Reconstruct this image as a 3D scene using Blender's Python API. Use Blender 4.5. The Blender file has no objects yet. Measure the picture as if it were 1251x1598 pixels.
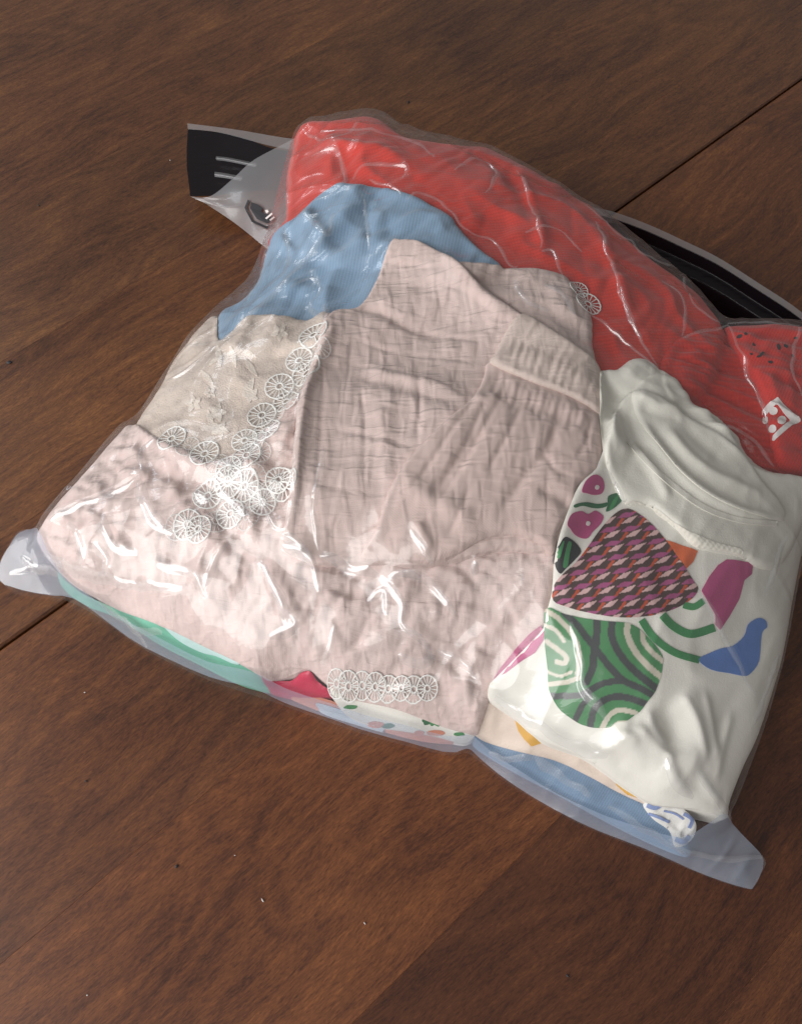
import bpy, math, random
import numpy as np
from mathutils import Vector

random.seed(7)
scene = bpy.context.scene
COL = scene.collection
R = math.radians

# ------------------------------------------------------------------ camera, light, exposure
FPX, IW, IH = 1350.0, 1251.0, 1598.0          # focal length in photo pixels, photo size
PITCH = R(62.7)
DIST = 0.52
CAM = np.array([0.0, -DIST * math.cos(PITCH), DIST * math.sin(PITCH)])
cd = bpy.data.cameras.new('camera')
cd.sensor_fit = 'VERTICAL'
cd.sensor_height = 36.0
cd.lens = 36.0 * FPX / IH
cd.clip_start = 0.01
cd.clip_end = 50
cam = bpy.data.objects.new('camera', cd)
cam.location = CAM
cam.rotation_euler = (math.pi / 2 - PITCH, 0, 0)
COL.objects.link(cam)
scene.camera = cam

world = bpy.data.worlds.new('World')
scene.world = world
world.use_nodes = True
bg = world.node_tree.nodes['Background']
bg.inputs[0].default_value = (1.0, 0.97, 0.94, 1)
bg.inputs[1].default_value = 0.21


def area(name, loc, target, sx, sy, power, color):
    ld = bpy.data.lights.new(name, 'AREA')
    ld.shape = 'RECTANGLE'
    ld.size, ld.size_y = sx, sy
    ld.energy = power
    ld.color = color
    o = bpy.data.objects.new(name, ld)
    o.location = loc
    o.rotation_euler = (Vector(target) - Vector(loc)).to_track_quat('-Z', 'Y').to_euler()
    COL.objects.link(o)
    return o


area('window_light', (-1.33, -0.72, 0.82), (0, 0.0, 0.05), 2.5, 1.5, 52, (1.0, 0.985, 0.97))
area('far_window_light', (-1.5, 1.15, 1.0), (0, 0.1, 0.05), 0.4, 0.4, 3.2, (0.88, 0.94, 1.0))

scene.view_settings.view_transform = 'Standard'
scene.view_settings.look = 'None'
scene.view_settings.gamma = 1
scene.view_settings.exposure = 0.12
scene.cycles.max_bounces = 10
scene.cycles.transparent_max_bounces = 24
scene.cycles.use_denoising = True
scene.cycles.caustics_reflective = False

# ------------------------------------------------------------------ numeric helpers
SP, CP = math.sin(PITCH), math.cos(PITCH)


def W(u, v, z):
    """point at height z that the photo shows at pixel (u, v)"""
    u = np.asarray(u, float); v = np.asarray(v, float); z = np.asarray(z, float)
    a = (u - IW / 2) / FPX
    b = (IH / 2 - v) / FPX
    dx, dy, dz = a, CP + b * SP, -SP + b * CP
    t = (z - CAM[2]) / dz
    return CAM[0] + dx * t, CAM[1] + dy * t, z


CROPS = {'F': (0, 0, 1.0), 'R1': (270, 160, 450 / 1251), 'R2': (700, 200, 551 / 1251),
         'R3': (200, 460, 400 / 1251), 'R4': (540, 380, 420 / 1251), 'R5': (0, 650, 480 / 1251),
         'R6': (400, 850, 460 / 1251), 'R7': (760, 700, 491 / 1251), 'R8': (700, 1050, 551 / 1251),
         'RL': (1100, 380, 151 / 603), 'RB': (280, 180, 200 / 1251), 'RS': (840, 950, 220 / 1251), 'RT': (855, 785, 245 / 1251), 'RW': (900, 560, 351 / 1251)}


def C(crop, pts):
    x, y, s = CROPS[crop]
    return [(x + p[0] * s, y + p[1] * s) + tuple(p[2:]) for p in pts]


def hash2(ix, iy, seed):
    n = (ix.astype(np.int64) * 374761393 + iy.astype(np.int64) * 668265263 + seed * 974634777) & 0x7fffffff
    n = ((n ^ (n >> 13)) * 1274126177) & 0x7fffffff
    n = n ^ (n >> 16)
    return (n & 0xffff) / 65535.0


def noise(x, y, seed=0):
    """gradient noise, about -1..1"""
    ix, iy = np.floor(x), np.floor(y)
    fx, fy = x - ix, y - iy
    u = fx * fx * fx * (fx * (fx * 6 - 15) + 10)
    v = fy * fy * fy * (fy * (fy * 6 - 15) + 10)

    def g(a, b):
        h = hash2(ix + a, iy + b, seed) * 2 * math.pi
        return np.cos(h) * (fx - a) + np.sin(h) * (fy - b)
    n0 = g(0, 0) * (1 - u) + g(1, 0) * u
    n1 = g(0, 1) * (1 - u) + g(1, 1) * u
    return (n0 * (1 - v) + n1 * v) * 1.5


def fold(X, Y, size, ang, stretch, seed, ridged=True, warp=0.5):
    """fabric folds: noise stretched along ang (degrees in the table plane), size in metres"""
    c, s = math.cos(R(ang)), math.sin(R(ang))
    a = (X * c + Y * s) / (size * stretch)
    b = (-X * s + Y * c) / size
    if warp:
        a2 = a + warp * noise(a * 0.9 + 3, b * 0.7, seed + 50)
        b2 = b + warp * noise(a * 0.9, b * 0.7 + 9, seed + 51)
    else:
        a2, b2 = a, b
    n = noise(a2, b2, seed)
    if ridged:
        return 1 - 2.2 * np.abs(n)
    return n


def spline(pts, n=8, closed=True):
    P = np.array([p[:2] for p in pts], float)
    out = []
    N = len(P)
    rng = range(N) if closed else range(N - 1)
    for i in rng:
        if closed:
            p0, p1, p2, p3 = P[i - 1], P[i], P[(i + 1) % N], P[(i + 2) % N]
        else:
            p0, p1, p2, p3 = P[max(i - 1, 0)], P[i], P[i + 1], P[min(i + 2, N - 1)]
        for k in range(n):
            t = k / n
            out.append(0.5 * ((2 * p1) + (-p0 + p2) * t + (2 * p0 - 5 * p1 + 4 * p2 - p3) * t * t + (-p0 + 3 * p1 - 3 * p2 + p3) * t ** 3))
    if not closed:
        out.append(P[-1])
    return np.array(out)


def sdist(poly, X, Y, closed=True, near=False):
    """signed distance (inside positive) to polygon; optionally nearest boundary point / arc fraction"""
    P = np.asarray(poly)
    sh = X.shape
    x, y = X.ravel(), Y.ravel()
    best = np.full(x.shape, 1e9)
    nx, ny, na = np.zeros_like(x), np.zeros_like(x), np.zeros_like(x)
    inside = np.zeros(x.shape, bool)
    N = len(P)
    segs = [(P[i], P[(i + 1) % N]) for i in range(N)] if closed else [(P[i], P[i + 1]) for i in range(N - 1)]
    tot = sum(np.hypot(*(b - a)) for a, b in segs) + 1e-12
    acc = 0.0
    for a, b in segs:
        d = b - a
        L2 = d @ d
        if L2 < 1e-16:
            continue
        t = np.clip(((x - a[0]) * d[0] + (y - a[1]) * d[1]) / L2, 0, 1)
        px, py = a[0] + t * d[0], a[1] + t * d[1]
        q = (x - px) ** 2 + (y - py) ** 2
        m = q < best
        best = np.where(m, q, best)
        if near:
            nx = np.where(m, px, nx); ny = np.where(m, py, ny)
            na = np.where(m, (acc + t * math.sqrt(L2)) / tot, na)
        acc += math.sqrt(L2)
        if closed:
            cond = (a[1] > y) != (b[1] > y)
            if d[1] != 0:
                inside ^= cond & (x < a[0] + (y - a[1]) * d[0] / d[1])
    dist = np.sqrt(best)
    if closed:
        dist = np.where(inside, dist, -dist)
    if near:
        return dist.reshape(sh), nx.reshape(sh), ny.reshape(sh), na.reshape(sh)
    return dist.reshape(sh)


def boxblur(A, r):
    if r < 1:
        return A
    for ax in (0, 1):
        pad = [(0, 0), (0, 0)]; pad[ax] = (r + 1, r)
        S = np.cumsum(np.pad(A, pad, mode='edge'), axis=ax)
        n = A.shape[ax]
        if ax == 0:
            A = (S[2 * r + 1:2 * r + 1 + n] - S[:n]) / (2 * r + 1)
        else:
            A = (S[:, 2 * r + 1:2 * r + 1 + n] - S[:, :n]) / (2 * r + 1)
    return A


def blur(A, r):
    for _ in range(3):
        A = boxblur(A, r)
    return A


def dilate(A, r):
    for _ in range(r):
        B_ = A.copy()
        B_[1:] = np.maximum(B_[1:], A[:-1]); B_[:-1] = np.maximum(B_[:-1], A[1:])
        B_[:, 1:] = np.maximum(B_[:, 1:], A[:, :-1]); B_[:, :-1] = np.maximum(B_[:, :-1], A[:, 1:])
        A = B_
    return A


# ------------------------------------------------------------------ shape of the filled bag (heights in cm)
# outer edge of the film
FILM_EDGE = [(0, 884, .9), (16, 852, 1.3), (32, 830, 1.6), (60, 824, 2.4), (75, 800, 2.6), (125, 745, 2.8), (185, 670, 3.2), (205, 660, 3.4),
             (222, 653, 3.6), (255, 600, 3.6), (300, 528, 3.8), (330, 490, 4.0), (385, 442, 4.2), (408, 400, 4.5), (424, 345, 5),
             (442, 280, 5.4), (470, 199, 5.8), (520, 187, 6), (588, 178, 6.2), (640, 208, 6.3), (690, 218, 6.4), (760, 238, 6.4),
             (830, 274, 6.4), (900, 318, 6.2), (960, 352, 6), (1030, 408, 5.6), (1090, 458, 5.2), (1128, 502, 5.2), (1190, 503, 5.2),
             (1250, 505, 5), (1318, 540, 4.2), (1340, 640, 4), (1330, 750, 3.6), (1275, 810, 3.4), (1248, 860, 3.2), (1226, 960, 3), (1196, 1100, 2.6),
             (1152, 1236, 1.9), (1134, 1275, 1.6), (1160, 1306, 1.0), (1192, 1342, .6), (1186, 1362, .5), (1176, 1382, .35), (1162, 1386, .3), (1100, 1366, .25), (1000, 1324, .25),
             (900, 1283, .25), (800, 1226, .25), (745, 1184, .35), (727, 1172, .5), (692, 1176, .3), (560, 1142, .25), (420, 1092, .25),
             (330, 1062, .25), (230, 1015, .3), (160, 966, .4), (100, 933, .5), (8, 913, .6)]
INNER = [(110, 880, 3.0), (150, 915, 2.6), (250, 975, 2.4), (340, 1018, 2.4), (410, 1060, 2.3), (520, 1088, 2.2), (640, 1120, 2.0), (740, 1140, 2.0),
         (150, 960, 1.0), (230, 1000, 1.0), (330, 1045, 1.0), (430, 1078, 1.0), (560, 1122, .95), (690, 1154, .9), (745, 1166, .9),
         (800, 1203, 1.0), (900, 1258, 1.0), (1000, 1300, .9), (1070, 1330, .7), (1130, 1335, .7),
         (60, 880, 1.4), (130, 830, 3.8), (200, 760, 4.6), (200, 860, 4.4), (300, 690, 5.8), (300, 850, 5.6), (300, 950, 4.0), (400, 950, 5.0), (450, 1020, 3.8), (550, 1000, 4.8),
         (600, 1060, 3.6), (680, 1040, 4.2), (770, 1075, 3.6), (330, 580, 5.6), (400, 560, 6.4), (450, 700, 7.2), (500, 800, 7.3), (520, 900, 6.2), (600, 700, 8.1),
         (700, 900, 6.8), (700, 550, 8.5), (850, 560, 8.7), (620, 420, 7.8), (520, 340, 7.0), (480, 440, 6.4), (560, 240, 7.6), (700, 300, 8.2),
         (700, 400, 8.2), (850, 400, 8.2), (820, 330, 8.0), (950, 480, 8.0), (920, 380, 7.4), (1000, 560, 7.6), (1060, 500, 6.8), (1100, 580, 6.6), (1200, 600, 5.8), (1290, 640, 4.6),
         (1000, 650, 8.2), (1100, 720, 7.2), (1190, 760, 5.8), (900, 800, 8.0), (800, 900, 7.0), (950, 1000, 6.6), (1100, 1000, 5.6),
         (1180, 950, 4.8), (870, 1100, 4.6), (1000, 1150, 4.2), (1110, 1150, 3.6), (800, 1120, 2.9), (870, 1180, 2.2), (960, 1225, 2.2), (1050, 1260, 2.2), (1100, 1270, 2.2),
         (1210, 860, 4.4)]
pts = np.array(FILM_EDGE + INNER)
px_, py_, pz_ = W(pts[:, 0], pts[:, 1], pts[:, 2] / 100)
film_poly = spline(list(zip(px_[:len(FILM_EDGE)], py_[:len(FILM_EDGE)])), 3)

RES = 0.001
X0, X1 = px_.min() - 0.05, px_.max() + 0.05
Y0, Y1 = py_.min() - 0.05, py_.max() + 0.05
NX, NY = int((X1 - X0) / RES), int((Y1 - Y0) / RES)
GX, GY = np.meshgrid(X0 + np.arange(NX) * RES, Y0 + np.arange(NY) * RES)


def rbf(px, py, pz, X, Y, lam=2e-3):
    S = 0.1
    p = np.stack([px, py], 1) / S
    d = np.hypot(p[:, None, 0] - p[None, :, 0], p[:, None, 1] - p[None, :, 1])
    K = np.where(d > 0, d * d * np.log(d + 1e-12), 0) + lam * np.eye(len(p))
    A = np.hstack([np.ones((len(p), 1)), p])
    M = np.block([[K, A], [A.T, np.zeros((3, 3))]])
    w = np.linalg.solve(M, np.concatenate([pz, np.zeros(3)]))
    x, y = X.ravel() / S, Y.ravel() / S
    out = w[-3] + w[-2] * x + w[-1] * y
    for i in range(len(p)):
        r2 = (x - p[i, 0]) ** 2 + (y - p[i, 1]) ** 2
        out += w[i] * 0.5 * r2 * np.log(r2 + 1e-12)
    return out.reshape(X.shape)


sub = slice(None, None, 4)
Bc = rbf(px_, py_, pz_, GX[sub, sub], GY[sub, sub])


def up4(A):
    iy = np.clip(np.arange(NY) / 4, 0, A.shape[0] - 1.001); ix = np.clip(np.arange(NX) / 4, 0, A.shape[1] - 1.001)
    y0, x0 = iy.astype(int), ix.astype(int)
    fy, fx = (iy - y0)[:, None], (ix - x0)[None]
    g = lambda a, b: A[np.ix_(y0 + a, x0 + b)]
    return (g(0, 0) * (1 - fx) + g(0, 1) * fx) * (1 - fy) + (g(1, 0) * (1 - fx) + g(1, 1) * fx) * fy


B = blur(up4(Bc), 2)
D_FILM = sdist(film_poly, GX, GY)
q = np.clip(D_FILM / 0.018, 0, 1)
B = B + 0.008 * np.clip((B - .012) / .02, 0, 1) * np.sqrt(1 - (1 - q) ** 2)
B = np.maximum(B, 0.0015)
T = B - 0.004                                   # running top of the heap
T = np.maximum(T, 0.0008)


def samp(A, x, y):
    fx = np.clip((np.asarray(x) - X0) / RES, 0, NX - 1.001); fy = np.clip((np.asarray(y) - Y0) / RES, 0, NY - 1.001)
    ix, iy = fx.astype(int), fy.astype(int)
    fx, fy = fx - ix, fy - iy
    return (A[iy, ix] * (1 - fx) + A[iy, ix + 1] * fx) * (1 - fy) + (A[iy + 1, ix] * (1 - fx) + A[iy + 1, ix + 1] * fx) * fy


def onheap(pts2, surf=None):
    """photo pixels -> points on the heap's surface in the table plane"""
    S_ = B if surf is None else surf
    P = np.array([p[:2] for p in pts2], float)
    z = np.full(len(P), 0.05)
    for _ in range(40):
        x, y, _z = W(P[:, 0], P[:, 1], z)
        z = z + 0.5 * (samp(S_, x, y) - z)
    x, y, _z = W(P[:, 0], P[:, 1], z)
    return np.stack([x, y], 1)


# ------------------------------------------------------------------ objects
def new_obj(name, me, parent=None, loc=None):
    o = bpy.data.objects.new(name, me)
    COL.objects.link(o)
    if loc is not None:
        o.location = loc
    if parent is not None:
        o.parent = parent
    return o


def tag(o, label, cat=None, group=None, kind=None):
    if label: o['label'] = label
    if cat: o['category'] = cat
    if group: o['group'] = group
    if kind: o['kind'] = kind
    return o


def thing(name, label, cat, loc, group=None):
    o = new_obj(name, None, None, loc)
    o.empty_display_size = 0.02
    return tag(o, label, cat, group)


def mesh(name, V, F, mat, parent=None, smooth=True, origin=None, cols=None):
    V = np.asarray(V, float)
    if parent is not None:
        off = np.array(parent.matrix_basis.translation) if parent.parent is None else np.array(parent.parent.matrix_basis.translation)
        loc = None
    else:
        off = np.array(origin if origin is not None else (V[:, 0].mean(), V[:, 1].mean(), 0.0))
        loc = off
    me = bpy.data.meshes.new(name)
    me.from_pydata((V - off).tolist(), [], F if isinstance(F, list) else F.tolist())
    if smooth:
        me.polygons.foreach_set('use_smooth', [True] * len(me.polygons))
    if cols is not None:
        ca = me.color_attributes.new('Col', 'FLOAT_COLOR', 'POINT')
        ca.data.foreach_set('color', np.hstack([cols, np.ones((len(cols), 1))]).ravel())
    me.materials.append(mat)
    me.update()
    return new_obj(name, me, parent, loc)


def grid_patch(poly, res):
    """triangulated region conforming to poly: vertices xy, faces, boundary-distance"""
    mn, mx = poly.min(0) - 2 * res, poly.max(0) + 2 * res
    nx, ny = int((mx[0] - mn[0]) / res) + 2, int((mx[1] - mn[1]) / res) + 2
    gx, gy = np.meshgrid(mn[0] + np.arange(nx) * res, mn[1] + np.arange(ny) * res)
    d, qx, qy, qa = sdist(poly, gx, gy, near=True)
    ins = d > 0
    cell = ins[:-1, :-1] | ins[1:, :-1] | ins[:-1, 1:] | ins[1:, 1:]
    use = np.zeros_like(ins)
    use[:-1, :-1] |= cell; use[1:, :-1] |= cell; use[:-1, 1:] |= cell; use[1:, 1:] |= cell
    idx = -np.ones(ins.shape, int)
    idx[use] = np.arange(use.sum())
    x = np.where(ins, gx, qx)[use]; y = np.where(ins, gy, qy)[use]
    d = np.where(ins, d, 0)[use]
    jj, ii = np.nonzero(cell)
    F = np.stack([idx[jj, ii], idx[jj, ii + 1], idx[jj + 1, ii + 1], idx[jj + 1, ii]], 1)
    return x, y, d, F


def border(F):
    E = np.concatenate([F[:, [0, 1]], F[:, [1, 2]], F[:, [2, 3]], F[:, [3, 0]]])
    S_ = np.sort(E, 1)
    key = S_[:, 0] * 10 ** 7 + S_[:, 1]
    u, inv, cnt = np.unique(key, return_inverse=True, return_counts=True)
    return E[cnt[inv] == 1]


def with_skirt(V, F, depth, zmin=0.0012):
    E = border(F)
    vs, inv = np.unique(E, return_inverse=True)
    inv = inv.reshape(E.shape)
    top = V[vs]
    low = top.copy()
    low[:, 2] = np.minimum(top[:, 2], np.maximum(zmin, top[:, 2] - depth))
    n = len(V); k = len(vs)
    V2 = np.vstack([V, top, low])
    SF = np.stack([n + inv[:, 1], n + inv[:, 0], n + k + inv[:, 0], n + k + inv[:, 1]], 1)
    return V2, np.vstack([F, SF])


def ridge_field(lines, X, Y, sharp=False):
    out = np.zeros_like(X)
    for pts2, w, h in lines:
        P = onheap(pts2)
        P = spline(P, 5, False) if len(P) > 2 else P
        d, nx, ny, a = sdist(P, X, Y, closed=False, near=True)
        env = np.minimum(1, np.minimum(a, 1 - a) * 6 + 0.05)
        out += h * env * (np.exp(-(d / w) ** 1.35) if sharp else np.exp(-(d / w) ** 2))
    return out


def cloth(name, poly_px, mat, thick=0.002, disp=None, ridges=(), res=0.0013, edge=0.003, skirt=0.01, parent=None,
          smooth_px=True, update=True, conform=0.0025, lift=0.0005, n=5, surf=None, bridge=0):
    """a piece of cloth lying on the heap inside the traced outline; raises the heap"""
    global T
    P = onheap(poly_px, surf)
    P = spline(P, n) if smooth_px else P
    mn, mx = P.min(0) - 0.006, P.max(0) + 0.006
    i0, i1 = max(0, int((mn[0] - X0) / RES)), min(NX, int((mx[0] - X0) / RES) + 1)
    j0, j1 = max(0, int((mn[1] - Y0) / RES)), min(NY, int((mx[1] - Y0) / RES) + 1)
    sl = (slice(j0, j1), slice(i0, i1))
    X, Y = GX[sl], GY[sl]
    d = sdist(P, X, Y)
    base = np.maximum(blur(T, max(1, int(conform / RES)))[sl], T[sl] + lift)
    if bridge:                                   # taut cloth spans the hollows below it
        base = np.maximum(blur(dilate(T, bridge), bridge)[sl], blur(T, 2)[sl])
    q = np.clip(d / edge, 0, 1)
    z = base + thick * np.sqrt(np.maximum(0, 1 - (1 - q) ** 2))
    inner = np.clip(d / (edge * 2), 0, 1)
    if disp is not None:
        z = z + disp(X, Y) * inner
    if ridges:
        z = z + ridge_field(ridges, X, Y) * inner
    z = np.maximum(z, T[sl] + 0.0003)
    full = T.copy()
    full[sl] = z
    x, y, dd, F = grid_patch(P, res)
    V = np.stack([x, y, samp(full, x, y)], 1)
    V, F = with_skirt(V, F, skirt)
    o = mesh(name, V, F, mat, parent)
    if update:
        Tn = T.copy()
        Tn[sl] = np.where(d > 0, z, T[sl])
        T = Tn
    return o


def decal(name, poly, mat, parent, h=0.0004, res=0.0009, sm=True, px=True, colfn=None, skirt=0.0006, n=5):
    """flat print or appliqué on the cloth's present surface"""
    P = onheap(poly, T) if px else np.asarray(poly)
    if sm: P = spline(P, n)
    x, y, dd, F = grid_patch(P, res)
    V = np.stack([x, y, samp(T, x, y) + h], 1)
    cols = colfn(V) if colfn else None
    if skirt:
        n0 = len(V)
        V, F = with_skirt(V, F, skirt)
        if cols is not None:
            E = np.unique(border(F[:0])) if False else None
            ext = V[n0:]
            cols = np.vstack([cols, colfn(ext)])
    return mesh(name, V, F, mat, parent, cols=cols)


def ribbon(pts2, w, closed=False, n=6):
    """pixel polyline -> pixel polygon of width w"""
    P = spline(pts2, n, False) if len(pts2) > 2 else np.array(pts2, float)
    t = np.gradient(P, axis=0)
    t /= np.linalg.norm(t, axis=1)[:, None] + 1e-9
    nrm = np.stack([-t[:, 1], t[:, 0]], 1)
    return np.vstack([P + nrm * w / 2, (P - nrm * w / 2)[::-1]])


def px_of(V):
    d = V - CAM
    zc = d[:, 1] * CP - d[:, 2] * SP
    up = d[:, 1] * SP + d[:, 2] * CP
    return IW / 2 + FPX * d[:, 0] / zc, IH / 2 - FPX * up / zc


# ------------------------------------------------------------------ materials
class NT:
    def __init__(self, name):
        self.m = bpy.data.materials.new(name)
        self.m.use_nodes = True
        self.t = self.m.node_tree
        self.t.nodes.clear()
        self.out = self.n('ShaderNodeOutputMaterial')

    def n(self, typ, **kw):
        nd = self.t.nodes.new(typ)
        for k, v in kw.items():
            if k.startswith('i_'):
                key = k[2:]
                nd.inputs[int(key) if key.isdigit() else key.replace('_', ' ')].default_value = v
            else:
                setattr(nd, k, v)
        return nd

    def l(self, a, b):
        self.t.links.new(a, b)

    def math(self, op, a, b=None, clamp=False):
        nd = self.n('ShaderNodeMath', operation=op, use_clamp=clamp)
        for i, v in enumerate((a, b)):
            if v is None: continue
            if isinstance(v, (int, float)): nd.inputs[i].default_value = v
            else: self.l(v, nd.inputs[i])
        return nd.outputs[0]

    def coord(self, rot=0.0, scale=(1, 1, 1)):
        tc = self.n('ShaderNodeTexCoord')
        mp = self.n('ShaderNodeMapping')
        mp.inputs['Rotation'].default_value = (0, 0, R(rot))
        mp.inputs['Scale'].default_value = scale
        self.l(tc.outputs['Object'], mp.inputs['Vector'])
        return mp.outputs[0]

    def noise(self, vec, scale, detail=3, rough=0.55, dist=0.0):
        nd = self.n('ShaderNodeTexNoise')
        nd.inputs['Scale'].default_value = scale
        nd.inputs['Detail'].default_value = detail
        nd.inputs['Roughness'].default_value = rough
        nd.inputs['Distortion'].default_value = dist
        self.l(vec, nd.inputs['Vector'])
        return nd.outputs[0]

    def wave(self, vec, scale, axis='X', dist=1.0, dscale=2.0, detail=2):
        nd = self.n('ShaderNodeTexWave', wave_type='BANDS', bands_direction=axis)
        nd.inputs['Scale'].default_value = scale
        nd.inputs['Distortion'].default_value = dist
        nd.inputs['Detail'].default_value = detail
        nd.inputs['Detail Scale'].default_value = dscale
        self.l(vec, nd.inputs['Vector'])
        return nd.outputs['Fac']

    def ramp(self, fac, stops):
        nd = self.n('ShaderNodeValToRGB')
        el = nd.color_ramp.elements
        while len(el) < len(stops): el.new(0.5)
        for e, (p, c) in zip(el, stops):
            e.position = p; e.color = (*c, 1)
        self.l(fac, nd.inputs[0])
        return nd.outputs[0]

    def bump(self, h, strength, dist, normal=None):
        nd = self.n('ShaderNodeBump')
        nd.inputs['Strength'].default_value = strength
        nd.inputs['Distance'].default_value = dist
        self.l(h, nd.inputs['Height'])
        if normal is not None: self.l(normal, nd.inputs['Normal'])
        return nd.outputs[0]

    def pbsdf(self, color=None, rough=0.8, normal=None, spec=0.3, sheen=0.0, **kw):
        b = self.n('ShaderNodeBsdfPrincipled')
        if color is not None:
            if isinstance(color, tuple): b.inputs['Base Color'].default_value = (*color, 1)
            else: self.l(color, b.inputs['Base Color'])
        if isinstance(rough, (int, float)): b.inputs['Roughness'].default_value = rough
        else: self.l(rough, b.inputs['Roughness'])
        b.inputs['Specular IOR Level'].default_value = spec
        b.inputs['Sheen Weight'].default_value = sheen
        for k, v in kw.items():
            b.inputs[k.replace('_', ' ')].default_value = v
        if normal is not None: self.l(normal, b.inputs['Normal'])
        return b.outputs[0]

    def done(self, shader):
        self.l(shader, self.out.inputs['Surface'])
        return self.m


def shade(c, k):
    return tuple(min(1, x * k) for x in c)


def muslin(name, col, rot, crinkle=1.0, sz=1.0):
    t = NT(name)
    v = t.coord(rot)
    n1 = t.noise(t.coord(rot, (0.6, 2.4, 1)), 95 / sz, 1.0, 0.5, 0.35)       # crosswise puckers
    n2 = t.noise(t.coord(rot, (2.2, 0.6, 1)), 80 / sz, 1.0, 0.5, 0.35)       # lengthwise puckers
    r1 = t.math('ABSOLUTE', t.math('SUBTRACT', n1, 0.5))
    h = t.math('ADD', t.math('MULTIPLY', n1, 0.55), t.math('MULTIPLY', n2, 0.58))
    h = t.math('ADD', h, t.math('MULTIPLY', t.math('POWER', r1, 0.8), 0.28))
    w = t.math('MULTIPLY', t.wave(v, 330, 'X', 2.5, 2), t.wave(v, 330, 'Y', 2.5, 2))
    big = t.noise(v, 25, 3)
    f = t.math('ADD', t.math('MULTIPLY', h, 0.6), t.math('MULTIPLY', big, 0.3))
    c = t.ramp(f, [(0.30, shade(col, 0.88)), (0.50, col), (0.8, shade(col, 1.05))])  # crinkle shade put into the colour: hollows darker, crests lighter, over random tone
    b1 = t.bump(h, 0.72 * crinkle, 0.0036)
    b2 = t.bump(w, 0.18, 0.0004, b1)
    return t.done(t.pbsdf(c, 0.9, b2, 0.2, 0.15))


def knit(name, col, rot, pitch=0.0016, strength=0.5, spread=0.12, rough=0.85):
    t = NT(name)
    v = t.coord(rot)
    w = t.wave(v, 2 * math.pi / pitch / 20 * 1.0, 'X', 1.2, 3)
    w2 = t.wave(v, 2 * math.pi / pitch / 20 * 1.3, 'Y', 1.2, 3)
    n1 = t.noise(v, 45, 4)
    h = t.math('ADD', w, t.math('MULTIPLY', w2, 0.5))
    f = t.math('ADD', t.math('MULTIPLY', w, 0.3), t.math('MULTIPLY', n1, 0.7))
    c = t.ramp(f, [(0.2, shade(col, 1 - spread * 2)), (0.55, col), (0.85, shade(col, 1 + spread))])
    return t.done(t.pbsdf(c, rough, t.bump(h, strength, 0.0005), 0.25, 0.2))


def plain(name, col, rough=0.7, spec=0.4, fine=0.3, spread=0.06):
    t = NT(name)
    v = t.coord(20)
    n1 = t.noise(v, 40, 4)
    c = t.ramp(n1, [(0.25, shade(col, 1 - spread * 2)), (0.5, col), (0.8, shade(col, 1 + spread))])
    h = t.math('ADD', t.noise(v, 1400, 2), t.math('MULTIPLY', t.noise(v, 160, 3), 1.5))
    return t.done(t.pbsdf(c, rough, t.bump(h, fine, 0.0006), spec, 0.05))


def printed(name, rough=0.55):
    t = NT(name)
    a = t.n('ShaderNodeVertexColor', layer_name='Col')
    n1 = t.noise(t.coord(), 1500, 2)
    return t.done(t.pbsdf(a.outputs[0], rough, t.bump(n1, 0.2, 0.0004), 0.35))


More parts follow.
